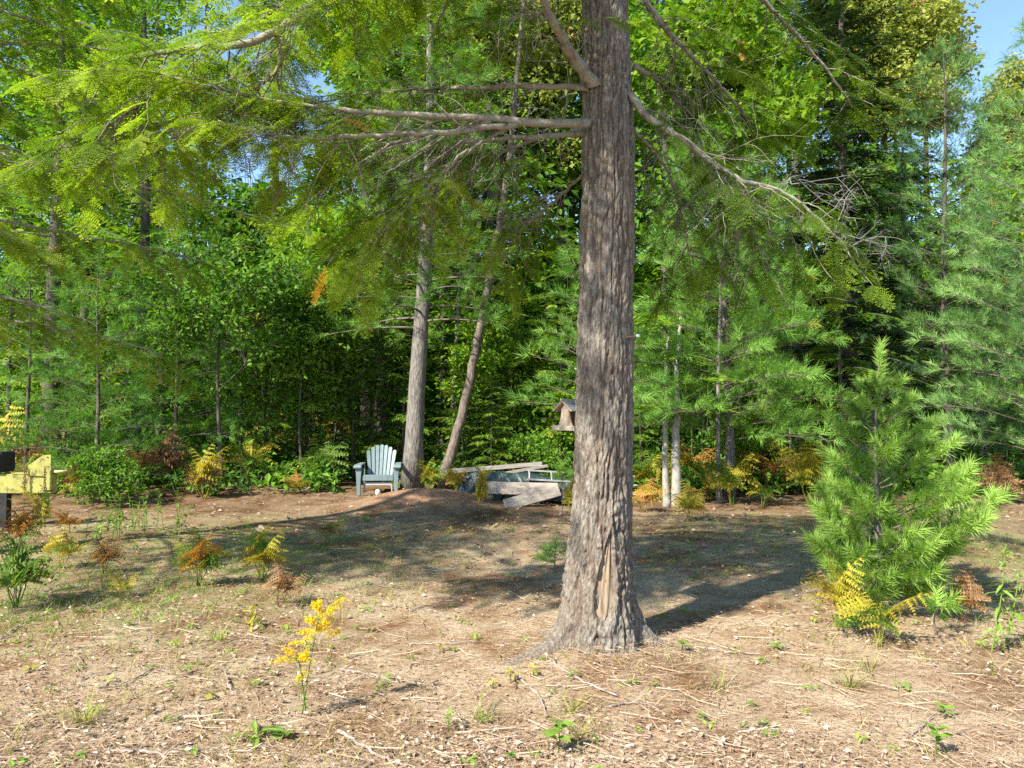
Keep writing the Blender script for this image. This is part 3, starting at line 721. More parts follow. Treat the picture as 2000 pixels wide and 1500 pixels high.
# --- trunks of the forest edge
b = gpos(812, 14.4)
mid_t = conifer('pine_tree', 'tall straight grey-barked pine standing behind the garden chair', b, 12, .185, 2.9, 1.7, 110, 'pine', M['pine'], M['bark_grey'], (.35, .85), .26, .05, .15, .35, (.35, 0), dens=1, sides=16)
b = gpos(866, 15.0)
def slim_trunk(name, label, poly, r0, r1, bark, fol=None):
    t = thing(name, label, 'tree', poly[0]); Wd, Wb, Fo = Geo(), Geo(), Fol()
    C = crom(poly, 40); C[1:-1] += rng.normal(0, .006, C[1:-1].shape)
    v, f = tube(C, np.linspace(r0, r1, 40) + r0 * .5 * np.exp(-np.arange(40) / 1.5), 12); Wd.add(v, f)
    Wd.build('trunk', bark, t, poly[0], True)
    for q in range(fol[0] if fol else 4):
        k = rng.integers(14, 39); aa = rng.uniform(0, 6.3); d = np.array([math.cos(aa), math.sin(aa), .25]); L = rng.uniform(.5, 1.5)
        s = np.linspace(0, 1, 6)[:, None]; bp_ = C[k] + d * L * s - UP * .2 * L * s ** 2
        v, f = tube(bp_, np.linspace(.014, .004, 6), 4, False); Wb.add(v, f)
        if fol:
            for x in np.arange(.2, 1.01, .1):
                p = C[k] + d * L * x - UP * .2 * L * x * x; sd = nrm(np.cross(d, UP)) * rng.choice([-1, 1])
                Fo.put(p, nrm(d * .6 + sd * .7 - UP * .15), nrm(UP + rng.normal(0, .25, 3)), .42 * rng.uniform(.7, 1.2), rng.uniform(.3, .8))
    Wb.build('branches', M['twig'], t, poly[0], True, 'stuff')
    if fol: Fo.geo(fol[1]).build('needles', fol[2], t, poly[0], kind='stuff')
    return t
lb = gpos(858, 14.6)
slim_trunk('leaning_tree', 'slim brown-barked tree leaning beside the tall straight trunk', [lb - UP * .06, at(905, 800, lb[1]), at(938, 640, lb[1]), at(968, 480, lb[1] + .2), at(992, 330, lb[1] + .4), at(1010, 150, lb[1] + .6), at(1030, -80, lb[1] + .8)], .098, .04, M['bark_brown'], (16, COARSE, M['hemlock_far']))
sb = grd(884, 930)
slim_trunk('sapling', 'very thin pale sapling stem just behind the leaning trunk', [sb - UP * .05 + [0, .5, 0], at(884, 800, sb[1] + .5), at(892, 650, sb[1] + .5), at(898, 540, sb[1] + .5), at(905, 380, sb[1] + .6)], .06, .02, M['bark_pale'], (6, COARSE, M['hemlock_far']))
for px, r0, lab in ((1300, .062, 'thinner of the two pale stems right of the big trunk'), (1321, .092, 'thicker of the two pale stems, set among yellow ferns')):
    q = gpos(px, 12.3)
    slim_trunk('birch_tree', lab, [q - UP * .05, at(px - 1, 850, q[1]), at(px + 3, 790, q[1]), at(px, 720, q[1]), at(px + 8, 620, q[1] + .2)], r0 * .85, r0 * .25, M['bark_pale'], (5, COARSE, M['hemlock_far']))

# --- pines
conifer('pine_tree', 'bright green young pine right behind the big hemlock trunk', gpos(1405, 12.6), 6.0, .045, 1.0, 1.8, 105, 'pine', M['pine'], M['bark_grey'], (.6, .92), .21, .25, .2, .55, dens=1.7)
conifer('pine_tree', 'small bright pine peeking out above the bird feeder', gpos(1150, 12.0), 4.0, .05, 1.3, 1.05, 34, 'pine', M['pine'], M['bark_grey'], (.4, .9), .22, .25, .15, .7)
conifer('pine_tree', 'tall soft blue-green pine under the patch of blue sky', gpos(1850, 14.5), 8.4, .10, 1.4, 1.9, 90, 'pine', M['pine_blue'], M['bark_dark'], (.2, .8), .22, .35, .2, .7, dens=1.4)
conifer('pine_tree', 'sunlit blue-green pine cut by the right edge', gpos(2010, 12.2), 6.5, .08, .7, 1.75, 80, 'pine', M['pine_blue'], M['bark_dark'], (.4, .9), .21, .3, .2, .75, dens=1.4)
conifer('pine_tree', 'shaded pine low behind the little foreground pine', gpos(1925, 16.5), 5.0, .06, .5, 1.6, 52, 'pine', M['pine_blue'], M['bark_dark'], (.1, .6), .25, .2, .2, .8)
PSRC = []
for px, Y, h, cr, lab in ((55, 14.2, 4.6, 1.5, 'dark young pine behind the yellow trailer beam'), (190, 13.6, 4.3, 1.4, 'dark bushy pine above the brown bracken, second from the edge'),
                          (345, 15.0, 4.6, 1.4, 'shaded pine beside the broad-leaved shrub tree'), (470, 17.0, 4.4, 1.3, 'shaded small pine behind the pale yellow fern')):
    if len(PSRC) < 2: PSRC.append(conifer('pine_tree', lab, gpos(px, Y), h, .05, .3, cr, 46, 'pine', M['pine'], M['bark_dark'], (.1, .7), .24, .2, .2, .7, dens=1.2))
    else: copy_tree(PSRC[len(lab) % 2], lab, gpos(px, Y), h / 4.4, 2.0 + px)

# --- firs and hemlocks
conifer('fir_tree', 'tall dark conical fir left of the blue-green pine', gpos(1655, 15.4), 12.5, .16, 1.6, 2.3, 150, 'fir', M['fir'], M['bark_dark'], (.1, .7), .52, .15, .25, .6, dead=20, dens=1.6)
conifer('fir_tree', 'dark fir with bare lower twigs just behind the bright pine', gpos(1500, 17.5), 9.5, .12, 1.9, 1.9, 60, 'fir', M['fir'], M['bark_dark'], (.2, .8), .5, .1, .25, .75, dead=18)
conifer('hemlock_tree', 'yellowish drooping young hemlock in front of the tall fir', gpos(1640, 13.8), 5.0, .06, 1.6, 1.3, 32, 'hemlock', M['hemlock_far'], M['bark_dark'], (.2, .8), .42, .1, .35, .7, dead=14)
conifer('fir_tree', 'narrow dark fir deep between the two right-hand pines', gpos(1770, 19), 7.5, .1, 1.2, 1.6, 46, 'fir', M['fir'], M['bark_dark'], (.1, .6), .5, .1, .25, .8, dead=10)
HSRC = []
HS = [(600, 16.0, 4.6, 1.3, 'young hemlock left of the garden chair'), (668, 17.2, 5.4, 1.5, 'young hemlock directly behind the garden chair'),
      (752, 17.0, 5.0, 1.4, 'young hemlock between the chair and the tall straight trunk'), (930, 17.2, 5.4, 1.5, 'young hemlock framed by the leaning trunk and the plank pile'),
      (1000, 15.6, 3.7, 1.1, 'bright low hemlock right behind the plank pile'), (1065, 16.4, 4.4, 1.3, 'young hemlock behind the ladder'), (1110, 18.2, 6.0, 1.6, 'taller hemlock showing just left of the bird feeder'),
      (1210, 18.0, 6.0, 1.6, 'hemlock mostly hidden behind the big trunk'), (1440, 20.0, 7.0, 1.7, 'dark hemlock deep behind the bright young pine'), (250, 18.5, 6.4, 1.7, 'hemlock deep in shade behind the dark pines'),
      (20, 17.5, 7.0, 1.9, 'hemlock in deep shade behind the trailer beam')]
for px, Y, h, cr, lab in HS:
    kx = len(HSRC)
    if kx < 4: HSRC.append((conifer('hemlock_tree', lab, gpos(px, Y), h, .05, .35, cr, int(h * 8), 'hemlock', M['hemlock_far'], M['bark_dark'], (.3, .9), .42, .12, .28, .6, dead=8), h))
    else:
        s_, h_ = HSRC[len(lab) % 4]; copy_tree(s_, lab, gpos(px, Y), h / h_, len(lab) * 1.7)
HX = [(520, 15.6, 3.4, 'leafy young hemlock at the edge left of the green fern'), (690, 16.0, 3.2, 'low bright hemlock just left above the chair'), (905, 15.4, 2.6, 'small bright hemlock right of the leaning trunk'), (960, 14.9, 2.3, 'low hemlock touching the back of the plank pile'),
      (1095, 15.2, 3.3, 'sunlit hemlock sapling between the ladder and the feeder'), (790, 16.2, 4.4, 'green hemlock seen through the gap of the two mid trunks'), (1250, 15.8, 3.0, 'shaded hemlock sapling right of the big trunk'), (1560, 15.6, 3.0, 'low dark hemlock behind the brown-tipped fern'),
      (1740, 16.0, 3.6, 'dark hemlock behind the top of the little pine'), (400, 16.2, 3.0, 'low hemlock under the broad-leaved shrub tree'), (130, 15.4, 3.2, 'low hemlock behind the low glossy shrub')]
for q, (px, Y, h, lab) in enumerate(HX):
    s_, h_ = HSRC[q % 4]; copy_tree(s_, lab, gpos(px, Y), h / h_, q * 1.3 + .4)
TT = [(275, 17.2, 13, .17, 4.8, 2.3, 'tall dark-stemmed conifer above the shaded pines'), (537, 19.5, 16, .16, 8.8, 1.7, 'tall thin dark trunk crossing the pale gap of sky'),
      (716, 20.5, 16, .19, 6.6, 2.2, 'tall dark trunk glimpsed above the garden chair'), (105, 16.0, 12, .2, 4.2, 2.4, 'thick dark trunk behind the yellow trailer beam')]
for px, Y, h, r0, cb, cr, lab in TT:
    conifer('hemlock_tree', lab, gpos(px, Y), h, r0, cb, cr, 46, 'hemlock', M['hemlock_far'], M['bark_dark'], (.1, .7), .6, .05, .3, .6, dead=16)

# --- broadleaved trees
def lobes_at(spec): return [(*at(px, py, Y), rx, rz) for px, py, Y, rx, rz in spec]
broadleaf('maple_tree', 'green maple with fresh lobed leaves between the big trunk and the dark fir', gpos(1420, 13.6), 7.2, .09,
          lobes_at([(1350, 150, 13, .7, .5), (1450, 120, 13, .8, .5), (1530, 200, 12.6, .7, .35), (1480, 250, 12.4, .8, .35), (1400, 60, 13.2, .9, .5), (1380, 300, 13, .6, .3)]), 800, .25, M['maple'], M['bark_grey'], CLUS_M, (.3, .92))
broadleaf('maple_tree', 'tall pale yellow-green maple against the blue sky', gpos(1730, 23), 15, .2,
          lobes_at([(1780, 60, 22.5, 1.4, 1.1), (1850, 120, 22.5, .8, .7), (1700, 120, 22.6, 1.3, 1.0), (1760, 200, 22, 1.4, .9), (1690, 20, 23, 1.2, 1.0), (1830, 10, 22.8, .6, .6), (1830, 220, 22.3, .7, .6)]), 2600, .3, M['maple_yellow'], M['bark_grey'], CLUS, (.15, .98))
broadleaf('maple_tree', 'reddening maple crown at the right edge below the sky', gpos(2000, 24), 10, .15,
          lobes_at([(1985, 210, 24, 1.0, .7), (2000, 280, 24, 1.1, .8), (1940, 290, 24, .7, .7), (1990, 150, 24, .6, .5)]), 900, .3, M['maple_yellow'], M['bark_grey'], CLUS, (.2, 1.0))
broadleaf('maple_tree', 'yellow-green leafy crown filling the top centre beside the big trunk', gpos(960, 21), 15, .2,
          lobes_at([(960, 60, 20.5, 1.6, 1.2), (1080, 100, 21, 1.4, 1.3), (880, 150, 20.5, 1.4, 1.1), (1020, 220, 21, 1.5, 1.0), (800, 60, 21, 1.4, 1.2), (1110, 300, 21, 1.1, .8), (900, 0, 21, 1.5, 1), (1120, 20, 20.6, 1, 1)]), 3000, .34, M['maple_yellow'], M['bark_grey'], CLUS, (.1, .7))
broadleaf('maple_tree', 'leafy green tree behind the long left-reaching limbs', gpos(740, 19), 13, .16,
          lobes_at([(740, 120, 18.5, 1.4, 1.0), (680, 40, 18.5, 1.3, .9), (820, 240, 18.5, 1.2, .9), (730, 290, 18, 1.1, .8), (760, 20, 19, 1.2, .9), (640, 480, 17.6, 1.3, .9), (760, 470, 17.6, 1.2, .9)]), 2800, .3, M['maple'], M['bark_dark'], CLUS, (.2, .85))
broadleaf('shrub_tree', 'broad-leaved shrub tree with dark glossy leaves in the left shade', gpos(430, 14.4), 4.3, .05,
          lobes_at([(400, 600, 13.9, .75, .5), (470, 560, 13.7, .8, .55), (350, 640, 14, .6, .4), (520, 620, 14, .7, .45), (440, 500, 14.1, .8, .5), (560, 540, 14.2, .7, .5), (500, 690, 14.1, .7, .3), (330, 560, 14.2, .6, .4)]), 430, .24, M['ash'], M['bark_dark'], CLUS, (.1, .8))
broadleaf('shrub_tree', 'small leafy sapling with pale leaves left of the chair', gpos(590, 15.2), 3.6, .035,
          lobes_at([(570, 690, 15, .7, .35), (640, 650, 15.2, .7, .4), (540, 600, 15.4, .7, .4), (620, 560, 15.4, .7, .4)]), 620, .25, M['ash'], M['bark_dark'], CLUS, (.2, .95))
LS = [(475, 15.4, [(450, 760, .5), (500, 720, .6), (540, 780, .5), (470, 820, .4)], 'leafy sapling under the broad-leaved shrub tree'),
      (610, 15.8, [(590, 760, .6), (640, 720, .6), (650, 790, .5), (600, 830, .4)], 'leafy sapling above the fresh green fern'),
      (730, 16.2, [(700, 640, .7), (760, 600, .7), (740, 700, .6), (690, 740, .6), (770, 760, .5)], 'yellow-green sapling above the chair back'),
      (910, 15.6, [(900, 760, .45), (930, 700, .55), (960, 640, .6), (915, 840, .4)], 'leafy sapling right beside the leaning trunk'),
      (1010, 16.0, [(1000, 720, .6), (1050, 680, .6), (1020, 800, .5), (980, 860, .45), (1060, 760, .5)], 'sunlit leafy sapling above the plank pile'),
      (1090, 15.4, [(1090, 840, .45), (1070, 880, .4), (1110, 780, .5)], 'leafy sapling just left of the bird feeder'),
      (1450, 15.0, [(1440, 860, .4), (1480, 830, .45), (1500, 880, .4)], 'low leafy sapling behind the golden ferns'),
      (260, 15.4, [(240, 700, .6), (290, 660, .6), (300, 760, .5), (230, 790, .5)], 'leafy sapling among the dark left pines')]
for px, Y, yt, lab in ((468, 17.5, 560, 'leftmost thin dark stem by the golden ferns in the wood'), (508, 18.2, 500, 'thin stem rising from the leftmost golden fern'), (560, 17.2, 540, 'straight thin stem between the golden ferns'), (628, 17.4, 560, 'thin dark stem in front of the brightest golden fern'),
                       (652, 18.4, 520, 'thin stem just right of the brightest golden fern'), (1008, 16.6, 620, 'thin pale dead stem above the plank pile'), (1540, 17.0, 600, 'slim stem rising behind the brown-tipped fern'), (1612, 16.6, 560, 'grey bare stem left of the little pine top')):
    q = gpos(px, Y); slim_trunk('sapling', lab, [q - UP * .05, at(px + rng.uniform(-5, 5), 780, Y), at(px + rng.uniform(-8, 8), (780 + yt) / 2, Y), at(px + rng.uniform(-14, 14), yt, Y)], .035, .012, M['bark_grey'], (5, COARSE, M['hemlock_far']))
for px, Y, lb_s, lab in LS:
    broadleaf('sapling', lab, gpos(px, Y), at(px, min(l[1] for l in lb_s) + 20, Y)[2], .03, [(*at(x, y, Y - .2 + rng.uniform(-.3, .3)), r_, r_ * .6) for x, y, r_ in lb_s], (42 if px < 760 else 75) * len(lb_s), .21, M['ash' if px < 760 else 'maple'], M['bark_dark'], CLUS, (.2, .92), cat='sapling')
broadleaf('shrub', 'low glossy green shrub right of the yellow trailer beam', gpos(205, 12.8), .7, .015,
          lobes_at([(200, 905, 12.6, .45, .3), (235, 940, 12.4, .45, .25), (165, 920, 12.8, .4, .3), (190, 955, 12.2, .3, .18)]), 380, .13, M['ash'], M['bark_dark'], CLUS, (.2, .9), cat='shrub')
broadleaf('shrub', 'yellow-green leafy bush glowing behind the plank pile', gpos(1025, 15.0), 1.1, .02,
          lobes_at([(1025, 865, 14.8, .3, .2), (1055, 880, 14.6, .25, .18), (1085, 895, 14.4, .25, .18)]), 220, .16, M['ash'], M['bark_dark'], CLUS, (.5, .92), cat='shrub')
conifer('spruce_tree', 'far conifer tip at the top right corner against the sky', gpos(2030, 27), 15.2, .2, 4, 2.4, 70, 'pine', M['pine_blue'], M['bark_dark'], (.5, 1), .5, .1, .2, .8)

# --- the wood behind, one mass
Fo_b, Fo_c, Wd = Fol(), Fol(), Geo()
for row, Y0 in enumerate((22, 27, 34)):
    for px in np.arange(-250, 2300, 112 if row < 2 else 90):
        px = px + rng.uniform(-40, 40); Y = Y0 + rng.uniform(-1.5, 1.8); b = gpos(px, Y)
        ytop = -120 if row > 0 else rng.uniform(-100, 250)
        if 395 < px < 650: ytop = rng.uniform(350, 400)
        if px > 1840: ytop = rng.uniform(270, 360)
        if 1600 < px <= 1840 and row < 2: ytop = rng.uniform(280, 350)
        if 950 < px < 1100: ytop = rng.uniform(100, 380)
        h = at(px, ytop, Y)[2] + rng.uniform(-.4, .4)
        v, f = tube([b - UP * .1, b + UP * h * .5, b + UP * h * .97], [.16, .12, .03], 7, False); Wd.add(v, f)
        cb = rng.uniform(.1, 1.0); n = int((h - cb) * (16 if row < 2 else 11)); cr = rng.uniform(1.7, 2.6)
        con = rng.uniform() < .5; tn = rng.uniform(.1, .6)
        for q in range(n):
            w = rng.uniform(0, 1); z = cb + (h - cb) * w; aa = rng.uniform(0, 6.3); rr_ = cr * ((1 - w) ** .6 if con else math.sqrt(max(.08, 1 - (2 * w - .9) ** 2 * .9))) * rng.uniform(.3, 1)
            p = b + np.array([math.cos(aa) * rr_, math.sin(aa) * rr_, z])
            d = np.array([math.cos(aa), math.sin(aa), -.15])
            (Fo_c if con else Fo_b).put(p, nrm(d + rng.normal(0, .4, 3)), nrm(UP + rng.normal(0, .35, 3)), rng.uniform(1.0, 1.45), tn + rng.uniform(-.15, .3))
Fo_d = Fol()
for px in np.arange(-400, 2450, 9):
    for Y in (rng.uniform(40, 44), rng.uniform(45, 50)):
        b = gpos(px, Y)
        for q in range(6): Fo_d.put(b + [0, 0, rng.uniform(.1, 9.5)], nrm(rng.normal(0, 1, 3) * [1, .3, .3]), nrm(np.array([0, -.8, .5]) + rng.normal(0, .5, 3)), rng.uniform(2.0, 3.2), rng.uniform(.0, .4))
G = Fo_c.geo(FAR)
o = G.build('far_forest', M['hemlock_far'], kind='stuff'); o['label'] = 'dense mixed wood far behind the clearing'; o['category'] = 'woods'
Fo_b.geo(CLUS_FAR).build('leaves', M['maple'], o, kind='stuff')
Wd.build('stems', M['bark_dark'], o, smooth=True, kind='stuff')
Fo_d.geo([spray_coarse(41, 5, .2, .9, .5), spray_coarse(42, 5, .2, .9, .5)]).build('low_foliage', M['hemlock_far'], o, kind='stuff')

# --- low dark growth under the trees
Fo, Wd = Fol(), Geo()
for q in range(1150):
    px = rng.uniform(-150, 2150); Y = rng.uniform(15.6, 21.5) if q < 600 else rng.uniform(13.6, 16.5); b = gpos(px, Y); hh = rng.uniform(.2, 1.5) if q < 600 else rng.uniform(.05, .4)
    if q >= 600 and 690 < px < 1130 and Y < 15.2: continue
    if abs(px - 740) < 75 and Y < 16.4: continue
    v, f = tube([b, b + UP * hh * .5 + rng.normal(0, .04, 3), b + UP * hh * 1.1 + rng.normal(0, .06, 3)], [.008, .006, .003], 3, False); Wd.add(v, f)
    for k in range(rng.integers(2, 6)):
        Fo.put(b + UP * hh * rng.uniform(.3, 1.05) + rng.normal(0, .14, 3), nrm(rng.normal(0, 1, 3) * [1, 1, .2]), nrm(UP + rng.normal(0, .3, 3)), rng.uniform(.2, .42), rng.uniform(.05, .75))
o = Fo.geo(CLUS).build('undergrowth', M['ash'], kind='stuff'); o['label'] = 'low leafy undergrowth on the dark forest floor'; o['category'] = 'undergrowth'
Wd.build('stems', M['twig'], o, kind='stuff')

# ------------------------------------------------------------------ little pine in the clearing
yb = grd(1708, 1192)
yp = thing('young_pine', 'little bushy pine with long fresh needles standing in the clearing', 'tree', yb)
TRW, BR, Fo = Geo(), Geo(), Fol()
tip = at(1718, 690, yb[1]); C = crom([yb - UP * .03, yb * .7 + tip * .3 + [.01, 0, 0], yb * .35 + tip * .65 - [.02, 0, 0], tip], 24)
v, f = tube(C, np.linspace(.026, .005, 24), 10); TRW.add(v, f)
H = tip[2] - yb[2]
for wz, L, nb in ((.10, .45, 5), (.22, .62, 6), (.36, .72, 6), (.50, .78, 6), (.64, .78, 6), (.80, .74, 6), (1.0, .66, 6), (1.22, .46, 5), (1.44, .30, 5), (1.66, .15, 4)):
    a0 = rng.uniform(0, 6)
    for q in range(nb):
        aa = a0 + q * 2 * PI / nb + rng.normal(0, .2); l = L * .76 * rng.uniform(.75, 1.12) * (1 + .32 * math.cos(aa))
        p = np.array([np.interp(wz / H + rng.normal(0, .01), np.linspace(0, 1, 24), C[:, k]) for k in range(3)])
        d = np.array([math.cos(aa), math.sin(aa), .02 + .3 * wz]); s = np.linspace(0, 1, 9)[:, None]
        bp_ = p + d * l * s + UP * l * (.30 * s ** 2)
        v, f = tube(bp_, np.linspace(.008, .003, 9), 5, False); BR.add(v, f); T = nrm(np.gradient(bp_, axis=0))
        x = .3; g = 1
        while x < .97:
            k = min(8, int(x * 9)); pp = p + d * l * x + UP * l * .30 * x * x; sd = nrm(np.cross(T[k], UP)) * g
            d2 = nrm(T[k] * .7 + sd * rng.uniform(.4, .8) + UP * rng.uniform(.15, .6)); sl = rng.uniform(.06, .22) * (1.25 - x)
            v, f = tube([pp, pp + d2 * sl], [.003, .002], 3, False); BR.add(v, f)
            Fo.put(pp + d2 * sl * .6, d2, rng.normal(0, 1, 3), rng.uniform(.16, .21) * (1.1 - .25 * wz), .15 + .7 * x * (l / .6) ** .5 + rng.uniform(-.15, .15))
            g = -g; x += .05 / max(l, .2)
        Fo.put(bp_[-1] - T[-1] * .04, T[-1], rng.normal(0, 1, 3), .22 * (1.1 - .25 * wz), rng.uniform(.6, .9))
for q in range(5): Fo.put(C[-1 - q] - UP * .02, nrm(UP + rng.normal(0, .15, 3)), rng.normal(0, 1, 3), .14, .7)
TRW.build('trunk', M['bark_grey'], yp, yb, True); BR.build('branches', M['twig'], yp, yb, True, 'stuff')
Fo.geo(TUFT_F, acc=0).build('needles', M['pine_young'], yp, yb, kind='stuff')

def pine_seedling(label, base, h, spread, n, tint=(.4, .9)):
    t = thing('pine_seedling', label, 'seedling', base); Wd, Fo = Geo(), Fol()
    v, f = tube(crom([base - UP * .02, base + UP * h * .5 + rng.normal(0, .02, 3), base + UP * h], 8), np.linspace(.009, .003, 8), 6); Wd.add(v, f)
    for q in range(n):
        z = h * rng.uniform(.35, 1); aa = rng.uniform(0, 6.3); d = np.array([math.cos(aa), math.sin(aa), rng.uniform(.2, .7)]); l = spread * rng.uniform(.3, 1) * (1.15 - z / h)
        p = base + UP * z; v, f = tube([p, p + d * l], [.004, .002], 3, False); Wd.add(v, f)
        Fo.put(p + d * l * .8, nrm(d), rng.normal(0, 1, 3), rng.uniform(.12, .17), rng.uniform(*tint))
    Fo.put(base + UP * h * .95, UP, rng.normal(0, 1, 3), .15, .8)
    Wd.build('stem', M['twig'], t, base, True); Fo.geo(TUFT_F).build('needles', M['pine_young'], t, base, kind='stuff')
pine_seedling('pine seedling with tufts hugging the left foot of the big trunk', grd(1085, 1118), .2, .16, 5)
pine_seedling('knee-high pine seedling in front of the plank pile', grd(1098, 1010), .66, .26, 13)
pine_seedling('tiny pine seedling between the little pine and the yellow bracken', grd(1655, 1245), .12, .06, 3)
pine_seedling('dark pine seedling at the right foot of the little pine', grd(1830, 1240), .2, .18, 5, (.2, .6))

# ------------------------------------------------------------------ ferns
def frond_mesh(name, seed, npair=10, wide=.36, start=.38, arch=.55, pin=7):
    r = np.random.default_rng(seed); G = Geo()
    t = np.linspace(0, 1, 16)
    cx = .05 * t + (arch + .2) * t ** 2; cz = 1.15 * t - .5 * t ** 2; cy = .04 * np.sin(t * 4 + seed)
    C = np.stack([cx, cy, cz], -1); T = nrm(np.gradient(C, axis=0))
    v, f = tube(C, np.linspace(.009, .002, 16), 4, False); G.add(v, f, .25)
    side = np.array([0, 1.0, 0])
    for q in range(npair):
        u = start + (1 - start) * (q + .2) / npair; p = np.array([np.interp(u, t, C[:, k]) for k in range(3)]); tt = nrm(np.array([np.interp(u, t, T[:, k]) for k in range(3)]))
        w = (u - start) / (1 - start)
        for sg in (-1, 1):
            l = wide * (1 - w) ** .85 * r.uniform(.65, 1.15) + .03; d = nrm(side * sg + tt * r.uniform(.15, .6) - UP * r.uniform(.0, .5) + r.normal(0, .1, 3))
            b2 = nrm(tt - d * np.dot(tt, d)); n = pin if l > .12 else 4
            for k in range(n):
                x0 = (k + .2) / n; pl = l * .17 * (1 - x0 * .8) * r.uniform(.85, 1.15) + .010; bw = l / n * .46
                c = p + d * l * x0 - UP * .3 * l * x0 * x0
                for s2 in (-1, 1):
                    e = c + b2 * s2 * pl + d * bw * 1.2 + np.array([0, 0, r.uniform(-.01, .01)])
                    G.add([c - d * bw, c + d * bw, e], [(0, 1, 2)], r.uniform(.15, .7) + .2 * x0)
            e = p + d * l * 1.05 - UP * .14 * l
            G.add([p - b2 * .008, p + b2 * .008, e], [(0, 1, 2)], .5)
    return G.mesh(name)
FR = [frond_mesh('bracken_frond', s, 10, .40, .38, .5) for s in (1, 2, 3)]
OS = [frond_mesh('narrow_frond', s, 17, .15, .18, .3, 3) for s in (4, 5)]
def fern(label, base, fronds, size, tms=FR, cat='fern', group=None, tilt=(-.75, .1)):
    t = thing('fern', label, cat, base, 0, group)
    a0 = rng.uniform(0, 6.3)
    fronds = fronds + fronds[:len(fronds) // 2 + 1]
    for k, m_ in enumerate(fronds):
        a = a0 + k * 2.4 + rng.normal(0, .3); s = size * 1.35 * rng.uniform(.75, 1.15)
        me = tms[rng.integers(len(tms))]
        o = link('frond', me, M['fern_' + m_], t, (0, 0, 0), (rng.normal(0, .12), rng.uniform(*tilt), a), s)
    return t
g_, y_, o_, b_n = 'green', 'yellow', 'orange', 'brown'
FERNS = [
    ('bright yellow-green fern directly under the yellow trailer beam', grd(82, 1030), [y_, y_, g_, y_, y_], .5, OS),
    ('rusty orange fern below the black jack leg', grd(42, 1075), [o_, b_n, o_, o_], .42, FR),
    ('small vivid orange fern right of the trailer beam', grd(135, 1042), [o_, o_], .3, FR),
    ('broad green fern at the left edge of the clearing', grd(30, 1190), [g_, g_, g_, g_], .5, FR),
    ('small yellow fern frond alone left of the goldenrod', grd(235, 1170), [y_, y_], .22, FR),
    ('little brownish-orange fern between the green fern and bracken', grd(205, 1120), [o_, b_n, b_n], .3, FR),
    ('green bracken with one orange frond and withered base', grd(385, 1145), [g_, g_, y_, o_, g_, b_n], .4, FR),
    ('yellow and brown bracken left of the clearing centre', grd(510, 1135), [y_, g_, y_, g_, b_n], .4, FR),
    ('dried red-brown fern in the shade behind the goldenrod', grd(545, 1185), [b_n, b_n], .3, FR),
    ('withered brown bracken in the shade left of the chair', grd(330, 955), [b_n, b_n, g_, b_n, b_n], .85, FR),
    ('brown drooping bracken near the low glossy shrub', grd(265, 960), [b_n, b_n, y_], .8, FR),
    ('pale yellow upright fern left of the chair', grd(485, 945), [y_, g_, y_], .85, FR),
    ('fresh green fern nearest to the chair', grd(632, 948), [g_, g_, g_, g_], .75, FR),
    ('low yellow fern on the litter between green fern and chair', grd(575, 965), [y_, o_, y_], .35, FR),
    ('green and yellow fern at the foot of the tall straight trunk', grd(838, 962), [g_, y_, g_, g_, y_], .5, FR),
    ('green fern at the base of the leaning trunk', grd(868, 958), [g_, g_, y_, g_], .5, OS),
    ('low golden-orange fern on the soil mound', grd(890, 972), [y_, o_, y_, o_], .3, FR),
    ('yellow upright fern touching the stacked planks', grd(938, 985), [y_, y_, y_, o_], .5, OS),
    ('yellow fern half hidden by the knee-high pine seedling', grd(1115, 1000), [y_, y_, y_], .6, OS),
    ('tall yellow-green fern right beside the big trunk', grd(1262, 960), [y_, y_, g_, y_, g_], .62, FR),
    ('yellow-orange fern in front of the two pale stems', grd(1300, 985), [y_, o_, y_, y_, b_n], .55, OS),
    ('orange and yellow low fern nearest among the right-hand ferns', grd(1345, 1018), [y_, o_, y_, g_], .42, FR),
    ('golden fern right of the two pale stems', grd(1385, 975), [y_, o_, y_, y_], .6, OS),
    ('large yellow-green fern under the bright pine', grd(1430, 985), [y_, g_, y_, g_, y_], .7, FR),
    ('brown-tipped tall fern left of the little pine', grd(1535, 965), [b_n, o_, y_, y_, b_n], .85, FR),
    ('green fern low beside the brown-tipped fern', grd(1490, 990), [g_, y_, g_], .45, FR),
    ('golden bracken at the left foot of the little pine', grd(1640, 1232), [y_, y_, b_n, y_], .40, FR),
    ('yellow-green bracken trailing in front of the little pine', grd(1718, 1262), [y_, g_, y_], .36, FR),
    ('reddish brown dry fern right of the little pine', grd(1880, 1215), [b_n, o_, b_n], .3, FR),
    ('tall golden fern between the two pale stems and the bright pine', grd(1340, 950), [y_, y_, o_, y_], .8, FR),
    ('yellow fern with orange tips behind the large yellow-green fern', grd(1465, 955), [y_, o_, y_, o_], .8, FR),
    ('low orange fern just right of the big trunk', grd(1255, 1000), [o_, y_, o_], .4, FR),
    ('green-yellow bracken leaning over from behind the little pine', grd(1580, 985), [y_, g_, y_, y_], .8, FR),
    ('yellow-brown bracken behind the leafy weed stalks', grd(400, 975), [b_n, y_, y_, b_n], .7, FR),
    ('faded yellow fern low at the left forest edge', grd(150, 985), [y_, b_n, y_], .6, FR),
    ('withered fern tangle behind the hitch plate', grd(60, 965), [b_n, o_, b_n, y_], .8, FR),
    ('dull yellow fern in the middle of the left green patch', grd(120, 1110), [y_, y_, b_n], .32, FR),
    ('thin yellow-brown fern on the litter right of the yellow and brown bracken', grd(640, 1062), [y_, b_n], .3, FR),
    ('dry brown fern in the far right shade', grd(1955, 985), [b_n, b_n, b_n, b_n], .6, FR),
]
for lab, b, fr, sz, tm in FERNS: fern(lab, b, fr, sz, tm)
